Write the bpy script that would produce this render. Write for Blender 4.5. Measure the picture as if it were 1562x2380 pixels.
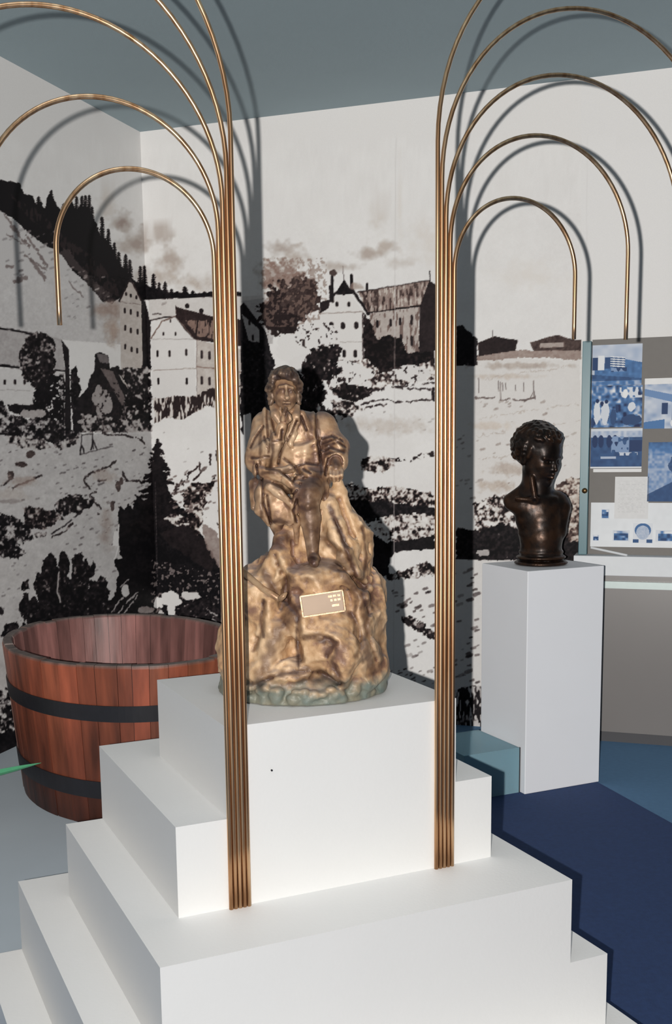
import bpy, bmesh, math, random
import numpy as np
from mathutils import Vector, Matrix

SC = bpy.context.scene
for o in list(bpy.data.objects):
    bpy.data.objects.remove(o, do_unlink=True)

# ---------------------------------------------------------------- camera
F_PX, CX, CY = 2539.667, 702.6486, 1391.7146
PITCH, ROLL, EYE = 0.146727, -0.0160009, 1.6
PW, PH = 1562, 2380
cp, sp = math.cos(PITCH), math.sin(PITCH)
_r = np.array([1., 0, 0]); _u = np.array([0, sp, cp]); _f = np.array([0, cp, -sp])
CR = math.cos(ROLL)*_r + math.sin(ROLL)*_u
CU = -math.sin(ROLL)*_r + math.cos(ROLL)*_u
CF = _f
CAM = np.array([0, 0, EYE])
cam_data = bpy.data.cameras.new('camera')
cam = bpy.data.objects.new('camera', cam_data)
SC.collection.objects.link(cam)
cam.matrix_world = Matrix(((CR[0], CU[0], -CF[0], 0), (CR[1], CU[1], -CF[1], 0), (CR[2], CU[2], -CF[2], EYE), (0, 0, 0, 1)))
cam_data.sensor_fit = 'VERTICAL'
cam_data.sensor_height = 36
cam_data.lens = F_PX*36/PH
cam_data.shift_x = (PW/2-CX)/PH
cam_data.shift_y = (CY-PH/2)/PH
cam_data.clip_start = 0.05
SC.camera = cam

# ---------------------------------------------------------------- light
SC.view_settings.view_transform = 'Standard'
SC.view_settings.look = 'None'
SC.view_settings.gamma = 1
SC.view_settings.use_curve_mapping = False
SC.view_settings.exposure = 0.0
wd = bpy.data.worlds.new('world'); SC.world = wd
wd.use_nodes = True
wd.node_tree.nodes['Background'].inputs[0].default_value = (0.62, 0.75, 1.0, 1)
wd.node_tree.nodes['Background'].inputs[1].default_value = 0.04

FLASH = 32.5
fl = bpy.data.lights.new('camera_flash', 'POINT')
fl.energy = FLASH
fl.color = (1.0, 0.965, 0.92)
fl.shadow_soft_size = 0.006
fl.use_nodes = True
nt = fl.node_tree
em = nt.nodes['Emission']
lf = nt.nodes.new('ShaderNodeLightFalloff'); lf.inputs['Strength'].default_value = 1.0
ad_ = nt.nodes.new('ShaderNodeMath'); ad_.operation = 'MULTIPLY_ADD'; ad_.inputs[1].default_value = 0.35     # film latitude: mostly even, a little falloff
nt.links.new(lf.outputs['Linear'], ad_.inputs[0]); nt.links.new(lf.outputs['Constant'], ad_.inputs[2])
nt.links.new(ad_.outputs[0], em.inputs['Strength'])
flo = bpy.data.objects.new('camera_flash', fl); SC.collection.objects.link(flo)
flo.location = (-0.083, -0.08, 1.605)

al = bpy.data.lights.new('overhead_fill_light', 'AREA')  # unseen fill light, added to brighten the step tops
al.energy = 5.5; al.spread = math.radians(95); al.size = 1.4; al.color = (0.93, 0.96, 1.0)
alo = bpy.data.objects.new('overhead_fill_light', al); SC.collection.objects.link(alo)
alo.location = (0.1, 1.2, 3.25)

# ---------------------------------------------------------------- measuring helpers
TS, TW = 0.411826648, 0.342589744
EV = np.array([math.cos(TS), math.sin(TS), 0]); NV = np.array([-math.sin(TS), math.cos(TS), 0])   # plinth axes
WX = np.array([math.cos(TW), -math.sin(TW), 0]); WN = np.array([math.sin(TW), math.cos(TW), 0])   # back wall axes
CORNER = np.array([-0.880, 6.540, 0.0])       # back wall / left wall corner
CEIL = 3.333
def ray(px, py):
    return (px-CX)/F_PX*CR - (py-CY)/F_PX*CU + CF
def at_z(px, py, z):
    d = ray(px, py); return CAM + d*((z-EYE)/d[2])
def at_plane(px, py, p, n):
    d = ray(px, py); return CAM + d*(np.dot(p-CAM, n)/np.dot(d, n))
def at_y(px, py, y):
    d = ray(px, py); return CAM + d*(y/d[1])
def project(P):
    v = P - CAM
    x = v@CR; y = v@CU; z = v@CF
    return CX + F_PX*x/z, CY - F_PX*y/z
def EN(e, n, z=0): return EV*e + NV*n + np.array([0, 0, z])
def UV(u, v, z=0): return CORNER + WX*u - WN*v + np.array([0, 0, z])      # v = distance out of the back wall

# ---------------------------------------------------------------- object helpers
def link(o):
    SC.collection.objects.link(o); return o
def tag(o, label=None, cat=None, group=None, kind=None):
    if label: o['label'] = label
    if cat: o['category'] = cat
    if group: o['group'] = group
    if kind: o['kind'] = kind
    return o
def empty(name, loc, label, cat, group=None):
    o = bpy.data.objects.new(name, None); o.empty_display_size = 0.05
    o.location = tuple(float(a) for a in loc); link(o)
    return tag(o, label, cat, group)
def mesh_obj(name, V, Fc, mat, parent=None, smooth=False, cols=None, cname='Col'):
    V = np.asarray(V, float)
    org = V.mean(0); org[2] = V[:, 2].min()
    if parent is not None: org = np.array(parent.location)
    me = bpy.data.meshes.new(name)
    me.from_pydata([tuple(v) for v in (V-org)], [], [tuple(int(i) for i in f) for f in Fc])
    return finish(name, me, org, mat, parent, smooth, cols, cname)
def finish(name, me, org, mat, parent, smooth, cols=None, cname='Col'):
    me.update()
    if smooth: me.polygons.foreach_set('use_smooth', [True]*len(me.polygons))
    if cols is not None:
        a = me.color_attributes.new(cname, 'FLOAT_COLOR', 'POINT')
        c = np.ones((len(me.vertices), 4), np.float32); c[:, :3] = cols
        a.data.foreach_set('color', c.ravel())
    o = bpy.data.objects.new(name, me)
    if mat: me.materials.append(mat)
    link(o)
    if parent is not None:
        o.parent = parent; o.location = (0, 0, 0)
        if parent.parent is not None or parent.type != 'EMPTY':
            o.location = tuple(org - np.array(parent.matrix_basis.translation) - (np.array(parent.parent.location) if parent.parent else 0))
    else:
        o.location = tuple(float(a) for a in org)
    return o
def big_mesh(name, V, Q, mat, parent=None, smooth=True, cols=None):
    """fast mesh from numpy arrays: V (n,3), Q (m,4)"""
    V = np.asarray(V, np.float64); Q = np.asarray(Q, np.int32)
    org = V.mean(0); org[2] = V[:, 2].min()
    if parent is not None: org = np.array(parent.location)
    me = bpy.data.meshes.new(name)
    me.vertices.add(len(V)); me.vertices.foreach_set('co', (V-org).astype(np.float32).ravel())
    me.loops.add(Q.size); me.loops.foreach_set('vertex_index', Q.ravel())
    me.polygons.add(len(Q)); me.polygons.foreach_set('loop_start', np.arange(0, Q.size, 4, dtype=np.int32))
    me.validate()
    return finish(name, me, org, mat, parent, smooth, cols)
def box_vf(corners8):
    # corners: bottom 4 (ccw), top 4 (ccw)
    return list(corners8), [(0, 3, 2, 1), (4, 5, 6, 7), (0, 1, 5, 4), (1, 2, 6, 5), (2, 3, 7, 6), (3, 0, 4, 7)]
def bevel(o, w, seg=2):
    m = o.modifiers.new('bevel', 'BEVEL'); m.width = w; m.segments = seg; m.limit_method = 'ANGLE'
    return o
def box_frame(name, fr, a0, a1, b0, b1, z0, z1, mat, parent=None, bev=0.0):
    """box in frame fr(a,b,z)"""
    c = [fr(a0, b0, z0), fr(a1, b0, z0), fr(a1, b1, z0), fr(a0, b1, z0), fr(a0, b0, z1), fr(a1, b0, z1), fr(a1, b1, z1), fr(a0, b1, z1)]
    V, Fc = box_vf(c)
    V = np.array(V)
    if np.dot(np.cross(V[1]-V[0], V[3]-V[0]), [0, 0, 1]) < 0: Fc = [f[::-1] for f in Fc]
    o = mesh_obj(name, V, Fc, mat, parent)
    if bev: bevel(o, bev)
    return o
def tube_vf(P, r, n=12, closed=False, caps=True):
    P = np.array(P, float); m = len(P)
    r = np.broadcast_to(np.array(r, float), (m,))
    T = np.gradient(P, axis=0); T /= np.linalg.norm(T, axis=1)[:, None]
    up = np.array([0, 0, 1.]) if abs(T[0][2]) < .9 else np.array([0, 1., 0])
    a = np.cross(T[0], up); a /= np.linalg.norm(a)
    V = []
    for i in range(m):
        a = a - T[i]*np.dot(a, T[i]); a /= np.linalg.norm(a); b = np.cross(T[i], a)
        for k in range(n):
            t = 2*math.pi*k/n
            V.append(P[i]+r[i]*(math.cos(t)*a+math.sin(t)*b))
    Fc = []
    for i in range(m-1):
        for k in range(n):
            k2 = (k+1) % n
            Fc.append((i*n+k, i*n+k2, (i+1)*n+k2, (i+1)*n+k))
    if caps:
        Fc.append(tuple(range(n-1, -1, -1))); Fc.append(tuple(range((m-1)*n, m*n)))
    return V, Fc
def merge(*parts):
    V = []; Fc = []
    for v, f in parts:
        k = len(V); V += list(v); Fc += [tuple(i+k for i in q) for q in f]
    return V, Fc

# ---------------------------------------------------------------- materials
def new_mat(name):
    m = bpy.data.materials.new(name); m.use_nodes = True
    return m, m.node_tree, m.node_tree.nodes['Principled BSDF']
def paint(name, c, rough=.6, metal=0., spec=.5, var=.04, scale=30., bump=.0, bscale=200.):
    m, t, b = new_mat(name)
    tc = t.nodes.new('ShaderNodeTexCoord'); nz = t.nodes.new('ShaderNodeTexNoise')
    nz.inputs['Scale'].default_value = scale; nz.inputs['Detail'].default_value = 4
    t.links.new(tc.outputs['Object'], nz.inputs['Vector'])
    mx = t.nodes.new('ShaderNodeMix'); mx.data_type = 'RGBA'
    mx.inputs[6].default_value = (*[max(0, x*(1-var)) for x in c], 1); mx.inputs[7].default_value = (*[min(1, x*(1+var)) for x in c], 1)
    t.links.new(nz.outputs['Fac'], mx.inputs[0]); t.links.new(mx.outputs[2], b.inputs['Base Color'])
    b.inputs['Roughness'].default_value = rough; b.inputs['Metallic'].default_value = metal
    b.inputs['Specular IOR Level'].default_value = spec
    if bump:
        n2 = t.nodes.new('ShaderNodeTexNoise'); n2.inputs['Scale'].default_value = bscale
        t.links.new(tc.outputs['Object'], n2.inputs['Vector'])
        bp = t.nodes.new('ShaderNodeBump'); bp.inputs['Strength'].default_value = bump; bp.inputs['Distance'].default_value = .002
        t.links.new(n2.outputs['Fac'], bp.inputs['Height']); t.links.new(bp.outputs[0], b.inputs['Normal'])
    return m
def vcol_mat(name, rough=.7, metal=0., spec=.3, bump=0., bscale=80., grain=.0, gscale=300.):
    m, t, b = new_mat(name)
    at = t.nodes.new('ShaderNodeAttribute'); at.attribute_name = 'Col'
    tc = t.nodes.new('ShaderNodeTexCoord')
    src = at.outputs['Color']
    if grain:
        nz = t.nodes.new('ShaderNodeTexNoise'); nz.inputs['Scale'].default_value = gscale; nz.inputs['Detail'].default_value = 3
        t.links.new(tc.outputs['Object'], nz.inputs['Vector'])
        mr = t.nodes.new('ShaderNodeMapRange'); mr.inputs[1].default_value = .25; mr.inputs[2].default_value = .75
        mr.inputs[3].default_value = 1-grain; mr.inputs[4].default_value = 1+grain
        t.links.new(nz.outputs['Fac'], mr.inputs[0])
        vm = t.nodes.new('ShaderNodeVectorMath'); vm.operation = 'SCALE'
        t.links.new(src, vm.inputs[0]); t.links.new(mr.outputs[0], vm.inputs['Scale']); src = vm.outputs[0]
    t.links.new(src, b.inputs['Base Color'])
    b.inputs['Roughness'].default_value = rough; b.inputs['Metallic'].default_value = metal
    b.inputs['Specular IOR Level'].default_value = spec
    if bump:
        n2 = t.nodes.new('ShaderNodeTexNoise'); n2.inputs['Scale'].default_value = bscale; n2.inputs['Detail'].default_value = 5
        t.links.new(tc.outputs['Object'], n2.inputs['Vector'])
        bp = t.nodes.new('ShaderNodeBump'); bp.inputs['Strength'].default_value = bump; bp.inputs['Distance'].default_value = .003
        t.links.new(n2.outputs['Fac'], bp.inputs['Height']); t.links.new(bp.outputs[0], b.inputs['Normal'])
    return m
M_WHITE = paint('white_plinth_paint', (.80, .80, .79), .55, var=.02, scale=6, bump=.15, bscale=120)
M_PED = paint('white_pedestal_paint', (.74, .755, .79), .6, var=.02, scale=6)
M_CEIL = paint('ceiling_blue_grey_paint', (.27, .34, .37), .9, var=.03, scale=3, bump=.3, bscale=300)
M_FLOOR = paint('light_blue_floor', (.075, .17, .30), .9, var=.12, scale=40, bump=.3)
M_NAVY = paint('navy_carpet', (.017, .042, .125), .95, var=.25, scale=60, bump=.5)
M_PLAT = paint('platform_grey_paint', (.42, .48, .53), .7, var=.04, scale=5)
M_BOARD = paint('grey_board', (.16, .15, .14), .8, var=.04)
M_BASE = paint('dark_kick', (.05, .05, .055), .7)
M_TEAL = paint('teal_post', (.033, .115, .14), .35, var=.1, scale=8)
M_CARD = paint('white_card', (.6, .62, .64), .7)
M_DARK = paint('black_iron', (.010, .010, .014), .45, var=.3)
M_GREEN = paint('green_leaf', (.07, .30, .15), .45, var=.2)
M_POT = paint('clay_pot', (.3, .12, .06), .8)
# ---------------------------------------------------------------- the drawing printed on the mural walls
rng = np.random.default_rng(7)
AX0, AY0, AW, AH = -160, 330, 1720, 1480       # drawing sheet
Yg, Xg = np.mgrid[0:AH, 0:AW].astype(np.float32); Xg += AX0; Yg += AY0
def up1(a, n, axis):
    m = a.shape[axis]; x = np.linspace(0, m-1.001, n); i = x.astype(int); f = x-i; f = f*f*(3-2*f)
    sh = [1]*a.ndim; sh[axis] = n; f = f.reshape(sh)
    return np.take(a, i, axis)*(1-f)+np.take(a, i+1, axis)*f
def vnoise(cx, cy):
    a = rng.random((int(AH/cy)+3, int(AW/cx)+3)).astype(np.float32)
    return up1(up1(a, AH, 0), AW, 1).astype(np.float32)
def fbm(cx, cy=None, o=3):
    cy = cy or cx; s = 0; t = 0; w = 1.
    for k in range(o):
        s = s+w*vnoise(max(cx/2**k, 1.3), max(cy/2**k, 1.3)); t += w; w *= .6
    return s/t
N2, N4, N8, N16, N40, N90 = fbm(3, o=1), fbm(6, o=2), fbm(12), fbm(22), fbm(50), fbm(110)
NV1 = fbm(4, 18, 2)         # upright strokes
NH1 = fbm(26, 4, 2)         # lying strokes
JX, JY = (fbm(9)-.5)*2, (fbm(9)-.5)*2
D = 0.02+0.05*(N40-.5)+.03*(N4-.5)
D = D.astype(np.float32)
Wm = (0.12+0.15*N90).astype(np.float32)     # warmth of the ink
def sub(x0, y0, x1, y1, pad=14):
    return (slice(max(0, int(y0-AY0-pad)), min(AH, int(y1-AY0+pad))), slice(max(0, int(x0-AX0-pad)), min(AW, int(x1-AX0+pad))))
def pmask(pts, jit=0., s=None):
    xs = [p[0] for p in pts]; ys = [p[1] for p in pts]
    s = s or sub(min(xs), min(ys), max(xs), max(ys))
    X = Xg[s]+jit*JX[s]; Y = Yg[s]+jit*JY[s]
    m = np.zeros(X.shape, bool)
    n = len(pts)
    for i in range(n):
        x0, y0 = pts[i]; x1, y1 = pts[(i+1) % n]
        if y0 == y1: continue
        c = ((y0 > Y) != (y1 > Y)) & (X < (x1-x0)*(Y-y0)/(y1-y0)+x0)
        m ^= c
    return s, m
def put(s, m, val, warm=None, a=1.):
    m = m.astype(np.float32)*a if not (isinstance(m, np.ndarray) and m.dtype == np.float32) else m*a
    v = val[s] if isinstance(val, np.ndarray) and val.shape == D.shape else val
    D[s] = D[s]*(1-m)+v*m
    if warm is not None: Wm[s] = Wm[s]*(1-m)+warm*m
def poly(pts, val, warm=None, jit=1.0, a=1.):
    s, m = pmask(pts, jit); put(s, m, val, warm, a)
def mott(lo, hi, thr, nz, w=.06):
    t = np.clip((nz-thr)/w+.5, 0, 1); return lo+(hi-lo)*t
LEAF = lambda thr, lo=.12, hi=.97: np.clip(mott(lo, hi, thr, .55*N8+.33*N4+.12*N2, .13)+.30*(N4-.5)*(hi < .985), 0, 1).astype(np.float32)
def blob(cx, cy, rx, ry, val, warm=None, rag=.5, a=1., nz=None, soft=0.):
    s = sub(cx-rx*1.5, cy-ry*1.5, cx+rx*1.5, cy+ry*1.5)
    q = np.sqrt(((Xg[s]-cx)/rx)**2+((Yg[s]-cy)/ry)**2)+rag*((N8 if nz is None else nz)[s]-.5)*2
    m = (q < 1) if not soft else np.clip((1-q)/soft, 0, 1).astype(np.float32)
    put(s, m, val, warm, a)
def stroke(pts, w, val=.9, warm=None, jit=1., a=1., brk=0.):
    for (x0, y0), (x1, y1) in zip(pts[:-1], pts[1:]):
        s = sub(min(x0, x1)-w, min(y0, y1)-w, max(x0, x1)+w, max(y0, y1)+w)
        X = Xg[s]+jit*JX[s]*2; Y = Yg[s]+jit*JY[s]*2
        dx, dy = x1-x0, y1-y0; L = dx*dx+dy*dy+1e-6
        t = np.clip(((X-x0)*dx+(Y-y0)*dy)/L, 0, 1)
        d = np.hypot(X-x0-t*dx, Y-y0-t*dy)
        m = np.clip(w/2+.6-d, 0, 1).astype(np.float32)
        if brk: m = m*(N8[s] > brk)
        put(s, m, val, warm, a)
def win(x, y, w=8, h=14, v=.9):
    stroke([(x, y-h/2+w/2), (x, y+h/2-w/2)], w, v, .3, jit=.3)
def dabs(x0, y0, x1, y1, n, size=4, val=.8, slope=0., warm=None, seed=0):
    r = np.random.default_rng(seed+int(x0*3+y0))
    for _ in range(n):
        x = r.uniform(x0, x1); y = r.uniform(y0, y1)+slope*(x-x0); k = r.uniform(.5, 1.4)*size
        stroke([(x-k*.7, y+k*.25), (x+k*.7, y-k*.25)], k, val*r.uniform(.6, 1), warm, a=r.uniform(.6, 1))
def fir(x, y0, y1, w, val=.97, warm=.2, seed=0):
    r = np.random.default_rng(seed+int(x))
    poly([(x, y0), (x-w*.42, y1), (x+w*.42, y1)], val, warm, 2)
    y = y0+4
    while y < y1:
        k = (y-y0)/(y1-y0)*w*.5+2
        for sgn in (-1, 1):
            stroke([(x, y-2), (x+sgn*k*r.uniform(.8, 1.15), y+k*.30)], 2.5+k*.07, val, warm)
        y += 4+k*.25
def clump(pts, thr, lo=.12, hi=.97, warm=None, jit=7):
    s, m = pmask(pts, jit); put(s, m, LEAF(thr, lo, hi), warm)
def cloud(cx, cy, rx, ry, val=.03, edge=.75, n=14, seed=1, spots=0.):
    r = np.random.default_rng(seed+int(cx*7+cy))
    for i in range(n):
        t = r.uniform(0, 6.28); q = r.uniform(.3, .8)
        blob(cx+rx*q*math.cos(t), cy+ry*q*math.sin(t), rx*.36, ry*.36, val, .2, .25)
    blob(cx, cy, rx*.8, ry*.8, val, .2, .3)
    if spots:
        s = sub(cx-rx, cy-ry, cx+rx, cy+ry); q = ((Xg[s]-cx)/rx)**2+((Yg[s]-cy)/ry)**2
        put(s, ((q < 1) & (.5*N8[s]+.5*N4[s] > 1-spots)), .8, .4)

# sky stains
for c in [(285, 515, 40, 28, .5), (320, 560, 42, 40, .42), (370, 545, 35, 30, .42), (395, 600, 45, 30, .35), (370, 640, 60, 30, .28), (460, 660, 60, 30, .25),
          (655, 580, 45, 30, .42), (690, 600, 40, 35, .32), (650, 650, 55, 45, .5), (800, 620, 50, 14, .35), (860, 590, 50, 18, .35), (900, 575, 40, 20, .28),
          (925, 610, 40, 18, .22), (930, 250, 60, 25, .25), (880, 500, 30, 60, .12), (250, 470, 30, 70, .14), (1000, 560, 60, 60, .08), (1230, 640, 100, 40, .06), (930, 480, 10, 150, .06)]:
    blob(c[0], c[1], c[2], c[3], c[4], .75, .7, a=.8, nz=N16, soft=.9)
# far horizon behind the right field
# ---- left hill with fir forest
hill = [(-160, 330), (-60, 360), (-20, 400), (0, 418), (45, 425), (55, 450), (75, 455), (85, 475), (95, 468), (103, 485), (112, 452), (122, 447), (132, 480), (142, 487), (152, 470), (160, 478),
        (170, 470), (178, 490), (187, 478), (205, 480), (214, 500), (226, 520), (232, 545), (246, 555), (258, 570), (268, 600), (283, 620), (300, 640), (318, 655), (335, 652), (350, 668),
        (372, 674), (390, 683), (420, 678), (445, 682), (470, 682), (500, 676), (560, 678), (560, 690), (500, 692), (345, 697), (320, 700), (300, 662), (280, 690), (262, 705), (238, 700), (222, 680),
        (205, 660), (180, 640), (160, 615), (140, 590), (118, 578), (95, 560), (70, 545), (55, 530), (30, 508), (10, 495), (-160, 420)]
poly([(-160, 330), (-160, 420), (10, 495), (70, 545), (140, 590), (205, 660), (262, 705), (280, 690), (282, 800), (150, 790), (0, 770), (-160, 760)], .17, .05, 2)
poly(hill, .975, .15, 4)
for x, y0, y1, w in [(178, 455, 520, 12), (190, 453, 520, 11), (198, 452, 520, 12), (207, 452, 530, 14), (214, 480, 540, 12), (237, 503, 570, 14), (252, 530, 590, 12), (266, 562, 620, 13), (276, 585, 630, 14), (292, 590, 650, 14),
                     (302, 602, 660, 14), (326, 618, 690, 13), (336, 616, 690, 15), (357, 636, 690, 15), (370, 655, 692, 12), (384, 655, 692, 14), (398, 670, 692, 12), (412, 676, 692, 12), (430, 664, 692, 22), (448, 674, 692, 14), (476, 676, 690, 12), (120, 442, 500, 22), (90, 456, 500, 20), (148, 472, 520, 16), (40, 425, 480, 30), (165, 466, 520, 12)]:
    fir(x, y0, y1, w, .975, .15)
s, m = pmask([(20, 450), (60, 500), (130, 560), (160, 590), (230, 680), (300, 690), (220, 600), (150, 550), (100, 500)], 6)
put(s, m & (.5*NV1[s]+.5*N16[s] > .5), .86, .4)
poly([(140, 590), (205, 660), (240, 700), (260, 690), (210, 640), (150, 575)], .72, .35, 8, a=.8)
for a_, b_, w in [((12, 500), (60, 560), 5), ((25, 525), (75, 580), 6), ((60, 545), (110, 620), 6), ((15, 545), (70, 575), 3), ((55, 590), (108, 628), 4), ((70, 600), (105, 650), 7), ((160, 655), (195, 690), 3), ((35, 655), (60, 645), 12), ((15, 620), (28, 618), 8)]:
    stroke([a_, b_], w, .62, .35, 2.5, a=.75, brk=.38)
dabs(10, 520, 130, 640, 26, 4, .6); dabs(150, 620, 260, 740, 30, 3, .5, .1)
blob(255, 720, 45, 28, .45, .9, .6, nz=N16, soft=.6, a=.8); blob(262, 770, 26, 40, .36, .9, .5, soft=.8)
# tall gabled house on the left wall
poly([(278, 698), (298, 655), (310, 658), (330, 700), (334, 905), (282, 900)], .2, .5, .5)
poly([(328, 695), (337, 700), (350, 745), (350, 905), (333, 905)], .93, .2, .6)
stroke([(277, 700), (300, 652)], 4, .9); stroke([(304, 650), (328, 698)], 3, .8); stroke([(279, 702), (330, 708)], 1.5, .5)
for x, y in [(293, 683), (304, 687), (317, 691), (290, 722), (304, 725), (320, 730), (291, 762), (304, 768), (320, 771), (291, 806), (306, 812), (319, 815)]: win(x, y, 5, 13 if y > 700 else 9, .85)
# far pale factory and gabled mill
poly([(346, 697), (500, 690), (632, 686), (640, 715), (634, 790), (510, 745), (346, 745)], .12, .3, .4)
stroke([(346, 746), (375, 738), (405, 736)], 3, .85); dabs(375, 704, 390, 708, 3, 4, .5); stroke([(355, 731), (374, 729)], 3, .7)
poly([(352, 788), (376, 745), (407, 736), (452, 786), (456, 940), (355, 940)], .07, .2, .3)
poly([(407, 709), (412, 714), (505, 738), (560, 742), (560, 805), (455, 790), (432, 770), (409, 738)], .84, .6, 1)
s, m = pmask([(430, 745), (505, 745), (505, 790), (460, 782)], 3); put(s, m & (NV1[s] > .42), .55, .9)
stroke([(352, 786), (376, 747), (407, 735)], 3, .6, .8); stroke([(407, 735), (452, 788)], 1.5, .6); stroke([(352, 788), (452, 788)], 1.2, .35)
poly([(456, 790), (560, 812), (560, 930), (458, 930)], .22, .5, .4)
for x, y in [(380, 776), (408, 776)]: win(x, y, 4, 9)
for x, y in [(366, 822), (394, 822), (433, 819), (368, 886), (434, 886)]: win(x, y, 5, 16)
for x, y in [(469, 824), (487, 826), (469, 884), (487, 886)]: win(x, y, 6, 20, .8)
win(396, 746, 3, 8); stroke([(357, 861), (455, 856)], 1.4, .4, .6); stroke([(458, 852), (560, 864)], 3, .5, .8); stroke([(457, 790), (458, 930)], 1.4, .5)
for x in (435, 468): blob(x, 711+(x-435)*.35, 6, 6, .9, .3, .2)
s, m = pmask([(355, 928), (456, 918), (480, 905), (560, 895), (560, 960), (480, 945), (420, 978), (390, 968), (360, 985)], 5)
put(s, m, mott(.12, .85, .47, NV1), .5)
# roofs between the columns
poly([(560, 700), (635, 690), (640, 715), (634, 800), (600, 800)], .25, .1, .4)
poly([(558, 712), (566, 702), (618, 770), (636, 850), (620, 870), (560, 860)], .93, .1, 1)
poly([(562, 730), (602, 765), (604, 850), (580, 800)], .32, .1, .4)
win(580, 750, 5, 12); win(588, 785, 5, 14)
# left: manor roof, church spire, big round tree
poly([(-160, 770), (0, 764), (75, 772), (142, 788), (152, 868), (60, 862), (0, 850), (-160, 850)], .3, .1, .6)
stroke([(-160, 770), (0, 764), (30, 767), (76, 777)], 5, .93); stroke([(-160, 845), (0, 849), (50, 855)], 6, .95); stroke([(130, 860), (150, 862)], 4, .9)
poly([(-160, 853), (0, 856), (150, 864), (150, 950), (-160, 945)], .12, .1, .4)
for x in (11, 35, 57): win(x, 888, 6, 12)
stroke([(0, 906), (70, 908)], 1.5, .3); poly([(17, 940), (80, 940), (90, 960), (60, 970), (20, 955)], .93, .1, 3)
poly([(142, 788), (160, 812), (166, 1000), (150, 1000), (152, 860)], .93, .1, .8); poly([(138, 868), (150, 866), (151, 990), (140, 1000)], .35, .1, .5)
clump([(40, 830), (60, 790), (85, 770), (110, 775), (128, 800), (130, 850), (120, 890), (105, 900), (110, 1000), (80, 1000), (85, 900), (60, 890), (48, 860)], .40, .4, .93, .2, 9)
s, m = pmask([(95, 880), (150, 870), (150, 1010), (85, 1010), (75, 930)], 5); put(s, m & (N4[s] > .3), .97, .1)
# low dark barns
poly([(220, 822), (232, 818), (252, 825), (255, 855), (275, 850), (280, 880), (300, 905), (350, 930), (350, 1005), (170, 1005), (168, 940), (205, 900), (212, 870), (219, 860)], .95, .1, 3)
poly([(224, 822), (250, 824), (254, 845), (232, 842)], .6, .1, 1); poly([(234, 855), (262, 862), (292, 930), (285, 945), (258, 900)], .62, .3, 2)
clump([(270, 860), (350, 850), (352, 1005), (270, 1005), (300, 900)], .42, .3, .97, .2, 8)
clump([(165, 860), (178, 850), (188, 900), (178, 950), (165, 950)], .3, .4, .95, .1, 5)
cloud(238, 935, 24, 38, .38, n=10); s = sub(205, 890, 285, 1005, 0); put(s, (N4[s] > .62) & (np.abs(Xg[s]-240) < 38), .85, .3)
cloud(225, 985, 45, 16, .35, n=10); clump([(190, 960), (345, 985), (345, 1005), (190, 1005)], .5, .35, .95, .2, 5)
clump([(-160, 935), (0, 930), (25, 965), (70, 975), (95, 960), (150, 990), (190, 1010), (180, 1035), (140, 1040), (100, 1020), (0, 1012), (-160, 1010)], .42, .3, .96, .1, 8)
for x in (60, 75, 95): cloud(x, 962, 14, 12, .3, n=6, seed=x)
# left meadow
poly([(-160, 1014), (0, 1010), (100, 1022), (140, 1042), (190, 1010), (352, 1003), (366, 1440), (366, 1800), (-160, 1800)], .2, .05, 3)
clump([(10, 1010), (100, 1020), (120, 1040), (185, 1010), (180, 1030), (150, 1045), (60, 1045), (20, 1030)], .5, .25, .9, .2, 8)
stroke([(190, 1012), (187, 1050)], 2.5, .8); stroke([(215, 1008), (216, 1043)], 2.5, .8); stroke([(189, 1011), (216, 1009)], 2.5, .8)
stroke([(186, 1058), (190, 1035), (196, 1052)], 3, .85); stroke([(211, 1046), (216, 1022), (224, 1044)], 3, .85); stroke([(188, 1057), (230, 1044), (262, 1037)], 2.2, .7)
for P in [[(240, 1008), (290, 1012), (328, 1018)], [(320, 1014), (336, 1030)], [(205, 1102), (235, 1090), (255, 1083), (270, 1070)], [(205, 1102), (196, 1120), (210, 1138), (222, 1143)], [(222, 1143), (205, 1155), (218, 1165), (233, 1182), (225, 1195)],
          [(228, 1118), (258, 1112)], [(286, 1098), (295, 1118), (325, 1118)], [(268, 1165), (262, 1178)], [(30, 1135), (95, 1105)], [(0, 1128), (30, 1112)], [(170, 1215), (150, 1235), (120, 1248)]]:
    stroke(P, 4.5, .82, .3, 2.5, brk=.33)
for c in [(50, 1080, 14, 6), (25, 1105, 8, 12), (70, 1058, 10, 9), (275, 1130, 7, 12), (262, 1175, 5, 12), (282, 1118, 4, 9)]: blob(*c, .75, .5, .5)
blob(55, 1120, 45, 16, .38, .7, .6, soft=.5, a=.7); blob(245, 1105, 35, 20, .34, .7, .6, soft=.6, a=.6); blob(245, 1245, 22, 60, .42, .6, .7, soft=.6, a=.7, nz=N16); blob(30, 1150, 50, 20, .3, .6, .6, soft=.6, a=.5)
dabs(0, 1030, 345, 1170, 95, 3, .75); dabs(150, 1180, 280, 1330, 40, 3, .6); dabs(0, 1290, 90, 1450, 22, 3, .6)
blob(0, 1420, 9, 9, .9, .1); blob(25, 1165, 30, 6, .4, .2, .6, soft=.5)
clump([(130, 1165), (165, 1150), (188, 1148), (205, 1165), (212, 1150), (222, 1160), (210, 1178), (180, 1195), (150, 1198), (130, 1190)], .36, .3, .95, .2, 7)
clump([(50, 1180), (80, 1178), (105, 1185), (130, 1190), (150, 1205), (120, 1220), (95, 1230), (60, 1225)], .43, .35, .95, .3, 8)
clump([(-160, 1180), (0, 1195), (25, 1198), (50, 1210), (75, 1235), (78, 1250), (45, 1265), (60, 1285), (35, 1300), (0, 1295), (-160, 1290)], .4, .3, .97, .1, 8)
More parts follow.
